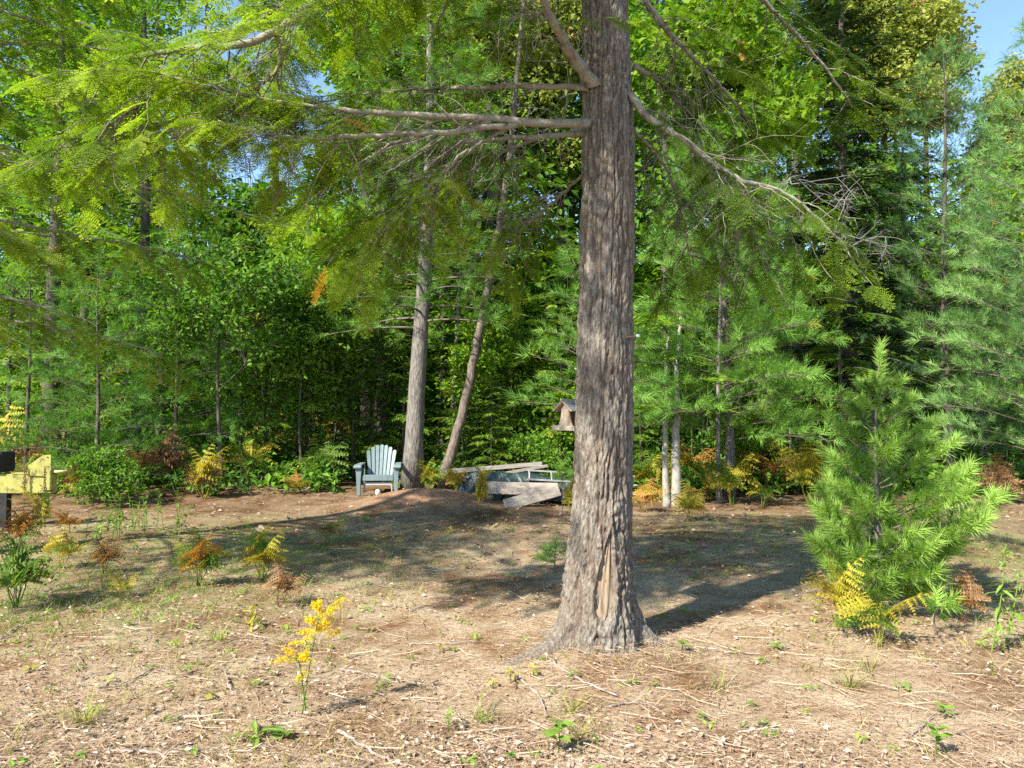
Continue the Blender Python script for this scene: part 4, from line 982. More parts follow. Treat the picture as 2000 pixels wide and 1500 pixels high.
for px, Y, fr, lab in ((520, 19.0, [y_, o_, y_], 'leftmost of the golden ferns glowing deep in the wood'), (565, 19.8, [y_, y_, o_, y_], 'golden fern second from the left deep in the wood'),
                       (615, 18.6, [o_, y_, y_, y_], 'brightest golden fern deep in the wood left of the chair'), (660, 19.6, [o_, y_, o_], 'orange fern glowing deep in the wood above the chair'), (20, 15.5, [b_n, y_, b_n, b_n], 'brownish fern behind the black box of the trailer')):
    fern(lab, gpos(px, Y), fr, 1.2, FR)

# ------------------------------------------------------------------ small plants
LT = {k: None for k in ('oval', 'maple')}
def leaf_mesh(kind, fold=.2, curl=-.2, wid=1.0):
    G = Geo(); v, f, t = leaf_tm(kind, fold, curl, wid); G.add(v, f, .5); return G.mesh(kind + '_leaf')
LEAF = {'oval': leaf_mesh('oval'), 'maple': leaf_mesh('maple'), 'lance': leaf_mesh('oval', .2, -.35, .45), 'wide': leaf_mesh('oval', .15, -.3, 1.5)}
def seedling(label, base, n, kind, size, h, mat, cat='seedling', name='seedling', up=.5):
    t = thing(name, label, cat, base)
    G = Geo(); v, f = tube([base - UP * .01, base + UP * h * .5 + rng.normal(0, .006, 3), base + UP * h], [.0035, .003, .002], 5); G.add(v, f)
    G.build('stem', M['fern_green'], t, base, True)
    a0 = rng.uniform(0, 6)
    for k in range(n):
        a = a0 + k * 2.4; z = h * (.45 + .55 * k / max(1, n - 1)) if n > 1 else h
        link('leaf', LEAF[kind], mat, t, (0, 0, z), (rng.normal(0, .2), -up * rng.uniform(.3, 1.4), a), size * rng.uniform(.75, 1.15))
    return t
SEED = [
    (grd(1090, 1475), 7, 'wide', .085, .16, M['weed'], 'bright green oak seedling nearest the bottom edge', .5),
    (grd(1335, 1275), 4, 'maple', .075, .07, M['weed'], 'green lobed seedling right of the big trunk roots', .3),
    (grd(1518, 1270), 5, 'wide', .06, .05, M['weed'], 'low green seedling midway between big trunk and little pine', .4),
    (grd(500, 1445), 5, 'lance', .17, .03, M['weed'], 'long-leaved green rosette below the goldenrod', .55),
    (grd(548, 1440), 5, 'wide', .09, .03, M['weed'], 'broad yellow-green rosette right of the long-leaved one', .4),
    (grd(998, 1335), 6, 'oval', .055, .08, M['weed_yellow'], 'yellow seedling in the shadow edge before the trunk', .3),
    (grd(1042, 1325), 4, 'oval', .06, .06, M['weed_yellow'], 'orange-yellow seedling close to the trunk roots', .3),
    (grd(964, 1345), 4, 'oval', .05, .05, M['weed_yellow'], 'pale yellow seedling leftmost in the shadow edge', .3),
    (grd(877, 1430), 6, 'oval', .05, .09, M['weed'], 'small upright green weed left of the oak seedling', .5),
    (grd(1830, 1480), 9, 'oval', .075, .14, M['weed'], 'yellow-green weed clump in the bottom right', .5),
    (grd(1845, 1400), 6, 'oval', .06, .05, M['weed'], 'low bright rosette above the bottom right weed', .4),
    (grd(926, 1150), 3, 'wide', .06, .06, M['weed'], 'single pair of green leaves in the dappled shade', .3),
    (grd(712, 1018), 5, 'maple', .09, .06, M['weed'], 'little bright seedling below the chair', .2),
    (grd(878, 1040), 5, 'oval', .08, .05, M['weed_yellow'], 'little yellow-green seedling below the soil mound', .2),
    (grd(910, 1112), 4, 'oval', .07, .05, M['weed_yellow'], 'yellow seedling in the middle of the clearing', .2),
    (grd(1352, 1105), 6, 'oval', .06, .16, M['weed'], 'upright green weed in the shade right of the trunk', .5),
    (grd(1370, 1410), 5, 'oval', .04, .04, M['weed'], 'tiny weed right of the oak seedling', .3),
    (grd(1000, 1485), 6, 'oval', .035, .03, M['ash'], 'dark green creeping weed left of the oak seedling', .3),
    (grd(1165, 1455), 5, 'oval', .03, .03, M['ash'], 'dark creeping weed right beside the oak seedling', .3),
    (grd(60, 1315), 7, 'lance', .07, .04, M['weed_yellow'], 'low yellow-green weed at the sunny left edge', .4),
    (grd(415, 1365), 4, 'oval', .05, .03, M['weed_yellow'], 'small yellow weed on the sunny litter left of the goldenrod', .3),
    (grd(860, 1275), 4, 'oval', .05, .06, M['weed_yellow'], 'pale yellow weed left of the trunk shadow', .4),
]
for b, n, k, s_, h, m_, lab, upv in SEED: seedling(lab, b, n, k, s_, h, m_, up=upv)

# goldenrod in bloom
gb = grd(590, 1395)
gr = thing('goldenrod', 'goldenrod in full yellow bloom leaning over the sunny litter', 'flower', gb)
G = Geo(); Fo = Fol()
Yg_ = gb[1]
stems = [[gb, at(600, 1330, Yg_), at(612, 1260, Yg_), at(625, 1205, Yg_), at(660, 1168, Yg_)], [gb + [.02, 0, 0], at(590, 1330, Yg_ - .05), at(582, 1290, Yg_ - .08), at(560, 1283, Yg_ - .1)]]
for st_ in stems:
    P = crom(st_, 24); v, f = tube(P, np.linspace(.004, .0015, 24), 5); G.add(v, f, .4)
    for k in range(1, 19):
        aa = rng.uniform(0, 6.3); d = np.array([math.cos(aa), math.sin(aa), .2])
        Fo.put(P[k], d, UP, rng.uniform(.04, .07), rng.uniform(.2, .9))
G.build('stem', M['weed'], gr, gb, True)
lt = leaf_tm('oval', .2, -.3, .35)
Fo.geo([lt]).build('leaves', M['weed'], gr, gb, kind='stuff')
blob = cluster(77, 10, 'kite', .7)
for (x0, y0), (x1, y1), dY in (((628, 1200), (672, 1168), 0), ((622, 1205), (625, 1172), .05), ((622, 1215), (655, 1188), -.06), ((618, 1222), (600, 1208), -.03), ((620, 1232), (648, 1208), .05), ((612, 1240), (585, 1232), .04), ((612, 1248), (560, 1262), -.05), ((610, 1235), (640, 1225), .02), ((625, 1195), (612, 1180), -.02),
                               ((590, 1295), (598, 1272), -.1), ((588, 1288), (560, 1270), -.08), ((575, 1288), (535, 1293), -.1), ((600, 1310), (582, 1328), -.06), ((640, 1240), (662, 1236), .03), ((585, 1285), (604, 1290), -.1)):
    A = at(x0, y0, Yg_ + dY * .6); B = at(x1, y1, Yg_ + dY); Fo = Fol()
    C = crom([A, (A + B) / 2 + UP * .008, B], 10)
    for k in range(46):
        p = C[rng.integers(1, 10)] + rng.normal(0, .009, 3); Fo.put(p, nrm(rng.normal(0, 1, 3) + UP), rng.normal(0, 1, 3), rng.uniform(.008, .014), rng.uniform(.2, .9))
    G = Geo(); v, f = tube(C, np.linspace(.0018, .001, 10), 4); G.add(v, f, .3)
    Fo.geo([blob], G).build('flower_plume', M['goldenrod'], gr, gb)

# tall green stalks at the right
def stalk(label, px0, py0, px1, py1, n, mat):
    b = grd(px0, py0); e = at(px1, py1, b[1]); t = thing('tall_weed', label, 'weed', b); G = Geo()
    P = crom([b - UP * .01, (b + e) / 2 + [.015, 0, 0], e], 20); v, f = tube(P, np.linspace(.006, .002, 20), 6); G.add(v, f, .6)
    G.build('stem', mat, t, b, True)
    for k in range(n):
        u = .12 + .86 * k / n; p = np.array([np.interp(u, np.linspace(0, 1, 20), P[:, j]) for j in range(3)]) - b
        link('leaf', LEAF['lance'], mat, t, p, (rng.normal(0, .3), rng.uniform(-.5, .35), k * 2.4 + rng.normal(0, .3)), (.12 if u < .7 else .075) * rng.uniform(.7, 1.1))
stalk('taller of two green leafy stalks at the right edge', 1936, 1275, 1965, 1062, 34, M['weed'])
stalk('green leafy stalk touching the right edge', 1960, 1268, 1995, 1085, 30, M['weed'])
stalk('single pale dried flower stalk left of the goldenrod', 491, 1225, 494, 1178, 16, M['weed_yellow'])
for px, py, lab in ((195, 1062, 'leafy green weed stalks left of the clearing, nearest the orange fern'), (235, 1045, 'tallest leafy weed stalk in the left green patch'), (275, 1035, 'leafy weed between the left green patch and the brown bracken'), (310, 1040, 'rightmost leafy weed of the left green patch')):
    b = grd(px, py); t = thing('leafy_weed', lab, 'weed', b); G = Geo(); Fo = Fol()
    for q in range(9):
        p0 = b + rng.normal(0, .14, 3) * [1, 1, 0]; hh = rng.uniform(.25, .55); e = p0 + UP * hh + rng.normal(0, .05, 3)
        v, f = tube([p0, (p0 + e) / 2, e], [.004, .003, .002], 4, False); G.add(v, f)
        for k in range(14): Fo.put(p0 + (e - p0) * rng.uniform(.2, 1), nrm(rng.normal(0, 1, 3) * [1, 1, .3] + UP * .2), UP, rng.uniform(.05, .09), rng.uniform(.1, .8))
    G.build('stems', M['weed'], t, b, kind='stuff'); Fo.geo([lt, leaf_tm('oval')]).build('leaves', M['weed'], t, b, kind='stuff')

# ------------------------------------------------------------------ sticks, litter, grass
def stick(label, pix, r0, mat, lift=.012):
    pts = [grd(x, y) + UP * lift for x, y in pix]; b = pts[0]; G = Geo()
    P = crom(pts, 16); P[1:-1] += rng.normal(0, .004, P[1:-1].shape); v, f = tube(P, np.linspace(r0, r0 * .5, 16), 6); G.add(v, f)
    o = G.build('stick', mat, None, b, True); o.location = tuple(b); tag(o, label, 'stick', 'fallen sticks on the litter')
M['stick'] = noisy_mat('pale_dry_stick', (.16, .13, .105), (.38, .33, .28), 12, (1, 1, 1), .85, .3)
for lab, pix, r0 in (
    ('long straight pale stick lying in front of the trunk roots', [(1062, 1278), (1115, 1322), (1205, 1362)], .010),
    ('pale forked-looking stick at the bottom left of the oak seedling', [(660, 1432), (735, 1476), (800, 1505)], .010),
    ('thin stick crossing from the trunk root towards the oak seedling', [(1012, 1325), (1050, 1360), (1070, 1402)], .007),
    ('curved dark stick on the sunny litter left of the goldenrod', [(190, 1345), (250, 1335), (308, 1302)], .007),
    ('pale stick lying flat at the bottom left', [(215, 1472), (330, 1476), (420, 1470)], .009),
    ('grey stick at the left edge of the sunny litter', [(0, 1252), (30, 1230), (64, 1210)], .010),
    ('thin bent twig right below the goldenrod bloom', [(440, 1315), (448, 1345), (462, 1360)], .006),
    ('long thin twig left of the long straight stick', [(800, 1262), (860, 1260), (935, 1255)], .006),
    ('bent stick at the bottom right near the weed clump', [(1765, 1450), (1795, 1425), (1825, 1400)], .008),
    ('fine pale twig right of the long straight stick', [(1190, 1385), (1230, 1376), (1265, 1378)], .006),
    ('twig bending down past the bottom edge centre', [(925, 1440), (940, 1470), (955, 1500)], .007),
    ('thin twig lying right of the goldenrod', [(665, 1310), (730, 1322), (770, 1335)], .006),
    ('thin twig in the shade left of the trunk', [(800, 1195), (850, 1180), (905, 1172)], .006),
    ('twig lying across the sunny litter below the golden bracken', [(1355, 1268), (1420, 1275), (1490, 1282)], .006)):
    stick(lab, pix, r0, M['stick'])

def gsamp(n, pw=1.0, y0=1.0, y1=0.0):
    py = 850 + (1530 - 850) * rng.uniform(0, 1, n) ** pw; px = rng.uniform(-150, 2150, n)
    Y = CAM_Z * FPX / (py - HOR); Xp = (px - 1000) / FPX * Y
    return np.stack([Xp, Y, gz(Xp, Y)], -1), Y
keep = lambda P: np.hypot(P[:, 0] - TX, P[:, 1] - TY) > .26
# dry leaves
P, Y = gsamp(13000, .7); k = keep(P); P, Y = P[k], Y[k]; n = len(P)
dens = vn(P[:, 0] * .9, P[:, 1] * .9, 0, 51); k = dens + rng.uniform(-.25, .25, n) > .38; P, Y = P[k], Y[k]; n = len(P)
P[:, 2] += .012 + rng.uniform(0, .012, n)
lf = [leaf_tm('oval', .35, -.3), tmpl([(0, 0, 0), (.35, .3, .14), (1, 0, .1), (.4, -.28, .12), (.5, 0, -.02)], [(0, 4, 1), (4, 2, 1), (0, 3, 4), (4, 3, 2)], [0, .05, -.05, .03])]
G = Geo(); aa = rng.uniform(0, 6.3, n); D = np.stack([np.cos(aa), np.sin(aa), rng.normal(0, .15, n)], -1); U = nrm(rng.normal(0, .35, (n, 3)) + UP)
SCL = rng.uniform(.014, .034, n) * (1 + .06 * Y); TN = np.clip(rng.normal(.5, .22, n), 0, .92)
w = rng.uniform(0, 1, n) < .25
G.inst(lf[0], P[w], D[w], U[w], SCL[w], TN[w]); G.inst(lf[1], P[~w], D[~w], U[~w], SCL[~w], TN[~w])
o = G.build('leaf_litter', M['litter'], kind='stuff'); o['label'] = 'scattered dry brown and beige leaves covering the clearing'; o['category'] = 'leaf litter'
P, Y = gsamp(8000, 2.2); k = keep(P) & (Y > 8.0); P, Y = P[k], Y[k]; n = len(P); P[:, 2] += .015
G = Geo(); aa = rng.uniform(0, 6.3, n); G.inst(lf[1], P, np.stack([np.cos(aa), np.sin(aa), rng.normal(0, .2, n)], -1), nrm(rng.normal(0, .45, (n, 3)) + UP), rng.uniform(.04, .09, n), np.clip(rng.normal(.3, .18, n), 0, .7))
G.build('distant_leaves', M['litter'], o, kind='stuff')
# fallen needles
P, Y = gsamp(52000, .75); P = P[keep(P)]; rr0 = rng.uniform(.24, .75, 3500); aa = rng.uniform(0, 6.3, 3500); Q = np.stack([TX - .03 + rr0 * np.cos(aa), TY + rr0 * np.sin(aa), np.zeros(3500)], -1); Q[:, 2] = gz(Q[:, 0], Q[:, 1]) + .045 * np.clip((.6 - rr0) / .3, 0, 1) * rng.uniform(.2, 1, 3500); P = np.vstack([P, Q]); n = len(P); P[:, 2] += .008 + rng.uniform(0, .014, n)
aa = rng.uniform(0, 6.3, n); D = np.stack([np.cos(aa), np.sin(aa), rng.normal(0, .1, n)], -1)
G = Geo(); G.inst(tmpl([(0, -.014, 0), (0, .014, 0), (1, 0, .05)], [(0, 1, 2)], [0]), P, D, nrm(rng.normal(0, .5, (n, 3)) + UP), rng.uniform(.05, .12, n), rng.uniform(0, .92, n))
# short twigs among them
P, Y = gsamp(900, .8); P = P[keep(P)]
for p in P:
    a_ = rng.uniform(0, 6.3); d = np.array([math.cos(a_), math.sin(a_), 0]); l = rng.uniform(.06, .3); q = p + UP * .014
    v, f = tube([q, q + d * l * .5 + rng.normal(0, .012, 3) * [1, 1, .3], q + d * l + UP * rng.uniform(0, .03)], [.0035, .003, .0015], 3, False); G.add(v, f, rng.uniform(.2, .9))
o = G.build('fallen_needles', M['straw'], kind='stuff'); o['label'] = 'fine mat of fallen brown needles and tiny twigs'; o['category'] = 'needles'
# grass and low green growth
P, Y = gsamp(16000, 1.1); gm = green_mask(P[:, 0], P[:, 1]); nn = vn(P[:, 0] * 1.6, P[:, 1] * 1.6, 0, 61)
k = (rng.uniform(0, 1, len(P)) < np.clip(gm * 1.1 * (nn > .36) + .16 * (nn > .6), 0, 1)) & keep(P); P = P[k]; gm = gm[k]
P = np.repeat(P, 4, 0) + np.concatenate([rng.normal(0, .035, (len(P) * 4, 2)), np.zeros((len(P) * 4, 1))], 1); gm = np.repeat(gm, 4); n = len(P)
aa = rng.uniform(0, 6.3, n); D = nrm(np.stack([np.cos(aa) * .7, np.sin(aa) * .7, rng.uniform(.3, 1.3, n)], -1))
G = Geo(); G.inst(tmpl([(0, -.022, 0), (0, .022, 0), (.6, .014, .03), (.6, -.014, .03), (1, 0, -.1)], [(0, 1, 2), (0, 2, 3), (3, 2, 4)], [0, .02, .1]), P, D, nrm(rng.normal(0, .5, (n, 3)) + UP), rng.uniform(.04, .13, n), np.clip(rng.uniform(0, .5, n) + .45 * (1 - gm) * rng.uniform(.3, 1, n), 0, .92))
P, Y = gsamp(2600, 1.0); gm = green_mask(P[:, 0], P[:, 1]); k = (rng.uniform(0, 1, len(P)) < gm * .9 + .05) & keep(P); P = P[k]; n = len(P); P[:, 2] += .02
G2 = Geo(); aa = rng.uniform(0, 6.3, n); G2.inst(CLUS_O[0], P, np.stack([np.cos(aa), np.sin(aa), np.zeros(n)], -1), np.tile(UP, (n, 1)), rng.uniform(.05, .1, n), rng.uniform(.1, .85, n))
for px, py, n_ in ((165, 1415, 60), (1115, 1395, 40), (1660, 1345, 50), (1130, 1445, 40), (430, 1255, 30), (1400, 1345, 30), (935, 1410, 30), (1700, 1310, 30)):
    b = grd(px, py); aa = rng.uniform(0, 6.3, n_); D = nrm(np.stack([np.cos(aa) * .8, np.sin(aa) * .8, rng.uniform(.15, .9, n_)], -1))
    G.inst(tmpl([(0, -.012, 0), (0, .012, 0), (.6, .008, .04), (.6, -.008, .04), (1, 0, -.12)], [(0, 1, 2), (0, 2, 3), (3, 2, 4)], [0, .02, .1]), b + rng.normal(0, .02, (n_, 3)) * [1, 1, 0], D, np.tile(UP, (n_, 1)), rng.uniform(.12, .26, n_), rng.uniform(.2, .85, n_))
o = G.build('grass', M['grass'], kind='stuff'); o['label'] = 'thin grass and low green growth on the clearing floor'; o['category'] = 'grass'
G2.build('low_leaves', M['weed'], o, kind='stuff')

# ------------------------------------------------------------------ garden chair
M['resin'] = noisy_mat('grey_green_resin', (.10, .145, .145), (.155, .205, .205), 5, (1, 1, 1), .5, .05, c3=(.125, .17, .165), spec=.3)
M['resin_pale'] = noisy_mat('pale_dusty_resin', (.28, .28, .27), (.36, .36, .35), 6, (1, 1, 1), .6, .05)
cb = grd(741, 964)
chair = thing('garden_chair', 'empty grey-green slatted garden armchair at the forest edge', 'chair', cb, math.radians(4))
def prism(name, outline, thick, fn, mat, parent, bev=.004):
    """outline in (u, v), extruded by thick, placed by fn(u, v, w)"""
    bm = bmesh.new(); n = len(outline)
    A = [bm.verts.new(fn(u, v, -thick / 2)) for u, v in outline]; B = [bm.verts.new(fn(u, v, thick / 2)) for u, v in outline]
    bm.faces.new(A[::-1]); bm.faces.new(B)
    for k in range(n): bm.faces.new([A[k], A[(k + 1) % n], B[(k + 1) % n], B[k]])
    bmesh.ops.recalc_face_normals(bm, faces=bm.faces)
    if bev: bmesh.ops.bevel(bm, geom=[e for e in bm.edges if e.calc_face_angle(0) > .6], offset=bev, segments=2, affect='EDGES')
    me = bpy.data.meshes.new(name); bm.to_mesh(me); bm.free()
    return link(name, me, mat, parent)
lean_ = math.radians(24)
for k in range(7):
    c = (k - 3); xb = c * .062; xt = c * .080; hb = .026; ht = .034; top = .66 - .012 * c * c
    ol = [(xb - hb, 0), (xb + hb, 0), (xt + ht, top - .03)] + [(xt + ht * math.cos(a), top - .03 + .03 * math.sin(a)) for a in (.5, 1.0, 1.57, 2.1, 2.6)] + [(xt - ht, top - .03)]
    prism('back_slat', ol, .016, lambda u, v, w: Vector((u, .20 + v * math.sin(lean_) + w * math.cos(lean_) - .05 * (u / .28) ** 2, .26 + v * math.cos(lean_) - w * math.sin(lean_))), M['resin'], chair)
for z in (.12, .40):
    prism('back_rail', [(-.24, z - .025), (.24, z - .025), (.26, z + .025), (-.26, z + .025)], .016, lambda u, v, w: Vector((u, .222 + v * math.sin(lean_) + w, .26 + v * math.cos(lean_))), M['resin'], chair)
for k in range(6):
    y0 = -.30 + k * .088; z0 = .345 - .017 * k
    link('seat_slat', board_mesh('seat_slat', .5, .078, .018, .006), M['resin'], chair, (0, y0 + .04, z0), (-.19, 0, 0))
for sg in (-1, 1):
    # broad arm with a curled front end
    prof = [(-.40, .475), (-.42, .505), (-.40, .53), (-.33, .545), (.0, .548), (.34, .54), (.34, .52), (.0, .525), (-.32, .52), (-.375, .505)]
    prism('arm', prof, .125, lambda u, v, w, sg=sg: Vector((sg * (.335 + .012 * (u < -.3)) + w * (1.1 if u < -.2 else .9), u, v)), M['resin'], chair, .008)
    # front leg flares out of the arm and tapers to the ground
    prism('leg', [(.265, .52), (.395, .52), (.375, .40), (.365, .2), (.352, 0), (.295, 0), (.29, .2), (.282, .36)], .05, lambda u, v, w, sg=sg: Vector((sg * u, -.335 + w - .02 * v, v)), M['resin'], chair, .008)
    prism('leg', [(.24, 0), (.30, 0), (.325, .3), (.345, .53), (.29, .53), (.262, .3)], .022, lambda u, v, w, sg=sg: Vector((sg * (.30 + w), u, v)), M['resin'], chair, .005)
    prism('side_rail', [(-.32, .28), (.30, .17), (.30, .24), (-.32, .36)], .02, lambda u, v, w, sg=sg: Vector((sg * (.265 + w), u, v)), M['resin'], chair)
prism('front_apron', [(-.275, .26), (.275, .26), (.275, .365), (.1, .372), (-.1, .372), (-.275, .365)], .025, lambda u, v, w: Vector((u, -.325 + w, v)), M['resin'], chair, .008)
o = prism('leg_rest_panel', [(-.262, .03), (-.252, .20), (-.235, .235), (.235, .235), (.252, .20), (.262, .03), (.240, .03), (.232, .16), (.215, .178), (-.215, .178), (-.232, .16), (-.240, .03)], .03, lambda u, v, w: Vector((u, -.28 + w, v)), M['resin_pale'], chair, .004)
o['label'] = 'paler grey panel below the seat front'
sb_ = grd(738, 968); bm = bmesh.new(); bmesh.ops.create_icosphere(bm, subdivisions=3, radius=.05)
for v in bm.verts: v.co = v.co * (1 + .5 * (float(vn(v.co.x * 25, v.co.y * 25, v.co.z * 25, 71)) - .5)); v.co.z *= 1.25
me = bpy.data.meshes.new('stone'); bm.to_mesh(me); bm.free()
o = link('stone', me, noisy_mat('pale_stone', (.45, .43, .40), (.7, .68, .64), 8), None, sb_ + UP * .04); tag(o, 'small pale stone on the ground in front of the chair', 'stone')

# ------------------------------------------------------------------ plank pile, tarp and ladder
def plank(label, A, B, wid, thick, wdir, mat, name='plank', warp=.0):
    A, B = np.asarray(A), np.asarray(B); x = nrm(B - A); w = nrm(np.asarray(wdir) - x * np.dot(wdir, x)); n = np.cross(x, w)
    me = board_mesh(name, float(np.linalg.norm(B - A)), wid, thick, .005, warp, 6 if warp else 1)
    o = bpy.data.objects.new(name, me); COL.objects.link(o); me.materials.append(mat)
    Mx = Matrix.Identity(4); c = (A + B) / 2
    for r_ in range(3): Mx[r_][0], Mx[r_][1], Mx[r_][2], Mx[r_][3] = x[r_], w[r_], n[r_], c[r_]
    o.matrix_world = Mx; return tag(o, label, 'plank', 'old planks heaped behind the big trunk')
plank('thick plank lying on top of the pile, rising to the right', at(884, 920, 12.7), at(1057, 906, 13.0), .075, .15, (0, .1, 1), M['wood'])
plank('thinner batten just under the top plank of the pile', at(962, 929, 12.5), at(1068, 910, 12.9), .045, .10, (0, .1, 1), M['wood_new'])
plank('wide sunlit board facing forward across the pile', at(945, 953, 12.05), at(1090, 956, 12.2), .205, .04, (.1, .5, 1), M['wood_new'], warp=.012)
plank('wide board sloping down to the ground in front of the pile', at(986, 987, 11.65), at(1092, 958, 12.05), .18, .045, (-.18, .45, 1), M['wood_new'], warp=.01)
plank('short upright board end under the wide sunlit board', at(953, 985, 12.1), at(957, 962, 12.1), .09, .03, (1, 0, .1), M['wood'])
m, nt, b, out = new_mat('teal_plastic_tarp')
b.inputs['Base Color'].default_value = (.014, .03, .027, 1); b.inputs['Roughness'].default_value = .42; b.inputs['Specular IOR Level'].default_value = .4
tc = nt.nodes.new('ShaderNodeTexCoord'); n = nt.nodes.new('ShaderNodeTexNoise'); n.inputs['Scale'].default_value = 22; n.inputs['Detail'].default_value = 4
nt.links.new(tc.outputs['Object'], n.inputs[0]); bp = nt.nodes.new('ShaderNodeBump'); bp.inputs['Strength'].default_value = .5; bp.inputs['Distance'].default_value = .03
nt.links.new(n.outputs[0], bp.inputs['Height']); nt.links.new(bp.outputs[0], b.inputs['Normal'])
u_, v_ = np.meshgrid(np.linspace(0, 1, 90), np.linspace(0, 1, 50))
x = at(888, 940, 12.5)[0] + u_ * 2.15; topz = np.interp(u_, [0, .06, .16, .3, .8, 1], [.10, .36, .46, .46, .36, .33])
yy = np.interp(v_, [0, .35, .5, .62, 1], [13.1, 12.62, 12.42, 12.36, 12.22]); zf = np.interp(v_, [0, .35, .5, .62, 1], [.55, .98, 1.0, .8, .05])
wr = .05 * (vn(u_ * 9, v_ * 5, 0, 81) - .5) + .03 * (vn(u_ * 24 + v_ * 6, v_ * 9, 0, 82) - .5) + .014 * np.abs(vn(u_ * 50, v_ * 8, 0, 83) - .5)
V = np.stack([x + .05 * (vn(u_ * 7, v_ * 7, 3, 84) - .5), yy + wr * 1.5, float(gz(0, 12.4)) + topz * zf + wr * (zf > .2)], -1).reshape(-1, 3)
i, j = np.meshgrid(np.arange(49), np.arange(89), indexing='ij'); a = (i * 90 + j).ravel()
G = Geo(); G.add(V, np.concatenate([np.stack([a, a + 1, a + 91], -1), np.stack([a, a + 91, a + 90], -1)]))
o = G.build('tarp', m, None, V[0], True); o.location = tuple(V[0]); tag(o, 'crumpled dark teal plastic tarp draped over the plank pile', 'tarp')
md = o.modifiers.new('thickness', 'SOLIDIFY'); md.thickness = .004
# ladder
M['alu'] = noisy_mat('dull_aluminium', (.20, .20, .19), (.32, .32, .30), 7, (1, 1, 1), .5, .05)
la, lb_ = at(1030, 936, 12.3), at(1245, 948, 12.5)
lad = thing('ladder', 'grey ladder lying on the plank pile, running behind the big trunk', 'ladder', la)
tilt_ = np.array([0, .26, .12]); dx = nrm(lb_ - la); Ll = float(np.linalg.norm(lb_ - la))
for k in range(2):
    c = (lb_ - la) / 2 + tilt_ * k
    o = link('rail', board_mesh('ladder_rail', Ll, .03, .028, .003), M['alu'], lad, c, (0, -math.asin(dx[2]), math.atan2(dx[1], dx[0])))
G = Geo(); v, f = tube([np.zeros(3), tilt_ * .5, tilt_], .014, 8); G.add(v, f); rm = G.mesh('rung', smooth=True)
for q in (.02, .22, .44, .66, .88):
    link('rung', rm, M['alu'], lad, dx * Ll * q)

# ------------------------------------------------------------------ bird feeder on the trunk
fz = 1.41
FB = np.array([.445, 5.55, fz])
fd = thing('bird_feeder', 'weathered wooden bird feeder with shingled roof fixed to the big trunk', 'bird feeder', FB, math.radians(33))
FW, FD = .15, .19
link('tray', board_mesh('feeder_tray', FW + .05, FD + .05, .012, .002), M['wood_new'], fd, (0, 0, .012))
for sx, sy, loc in ((FW + .06, .012, (0, -FD / 2 - .03, .022)), (FW + .06, .012, (0, FD / 2 + .03, .022)), (.012, FD + .048, (-FW / 2 - .0305, 0, .0225)), (.012, FD + .048, (FW / 2 + .0305, 0, .0225))):
    link('tray_rail', board_mesh('tray_rail', sx, sy, .034, .002), M['wood_new'], fd, loc)
M['wood_tan'] = noisy_mat('tan_feeder_wood', (.24, .175, .12), (.38, .30, .215), 4, (9, 9, 1.5), .8, .25, 9)
for sg in (-1, 1):
    ol = [(-.10, .018), (.10, .018)] + [(.10 - .055 * math.sin(t * PI / 2) ** .8, .018 + .135 * t) for t in (.2, .4, .6, .8, 1)] + [(0, .212)] + [(-.10 + .055 * math.sin(t * PI / 2) ** .8, .018 + .135 * t) for t in (1, .8, .6, .4, .2)]
    prism('side_panel', ol, .012, lambda u, v, w, sg=sg: Vector((sg * FW / 2 + w, u, v)), M['wood_tan'], fd, .002)
o = prism('back_board', [(-FW / 2 + .008, .02), (FW / 2 - .008, .02), (FW / 2 - .008, .15), (-FW / 2 + .008, .15)], .01, lambda u, v, w: Vector((u, .03 + w, v)), M['wood_tan'], fd, .001)
M['shingle'] = noisy_mat('dark_grey_shingle', (.07, .085, .09), (.17, .19, .19), 30, (1, 1, 1), .9, .5)
ra = math.atan2(.072, .105)
for sg in (-1, 1):
    rb = link('roof_board', board_mesh('roof_board', FW + .07, .135, .009, .002), M['wood_tan'], fd, (0, sg * .052, .180), (-sg * ra, 0, 0))
    sm = board_mesh('shingle', .042, .036, .006, .001)
    for r_ in range(5):
        for c_ in range(5):
            link('shingle', sm, M['shingle'], rb, ((c_ - 2) * .0435 + (.0 if r_ % 2 else .003), sg * (.056 - r_ * .0275), .0075 + .0015 * (r_ % 2)), (sg * -.07, 0, rng.normal(0, .02)))
link('ridge_cap', board_mesh('ridge_cap', FW + .085, .03, .012, .003), M['wood_new'], fd, (0, 0, .2225))
link('bracket', board_mesh('bracket', .20, .03, .03, .003), M['wood'], fd, (.165, -.02, .10), (0, 0, -.35))
# metal bits driven into the trunk
M['rust'] = noisy_mat('rusty_iron', (.08, .045, .03), (.22, .12, .07), 14, (1, 1, 1), .8, .4)
M['steel'] = noisy_mat('bright_steel', (.55, .55, .55), (.75, .75, .75), 8, (1, 1, 1), .35, .1)
p0 = at(1215, 660, TY - .15); p1 = at(1246, 656, TY - .19); G = Geo(); v, f = tube([p0 + [-.02, .06, 0], p0, (p0 + p1) / 2, p1], .0055, 8); G.add(v, f)
o = G.build('iron_hook', M['rust'], None, p0, True); o.location = tuple(p0); tag(o, 'short rusty iron rod sticking out of the right side of the big trunk', 'hook')
G = Geo(); v, f = tube([p1 - [.012, 0, 0], p1, p1 + [.012, 0, .002]], [.008, .012, .009], 8); G.add(v, f); c = G.build('insulator', noisy_mat('pale_ceramic', (.5, .52, .58), (.65, .67, .72), 5), o, p0, True)
q0 = at(1140, 722, TY); G = Geo(); v, f = tube([q0 + [.05, 0, 0], q0, at(1122, 720, TY)], .005, 8); G.add(v, f)
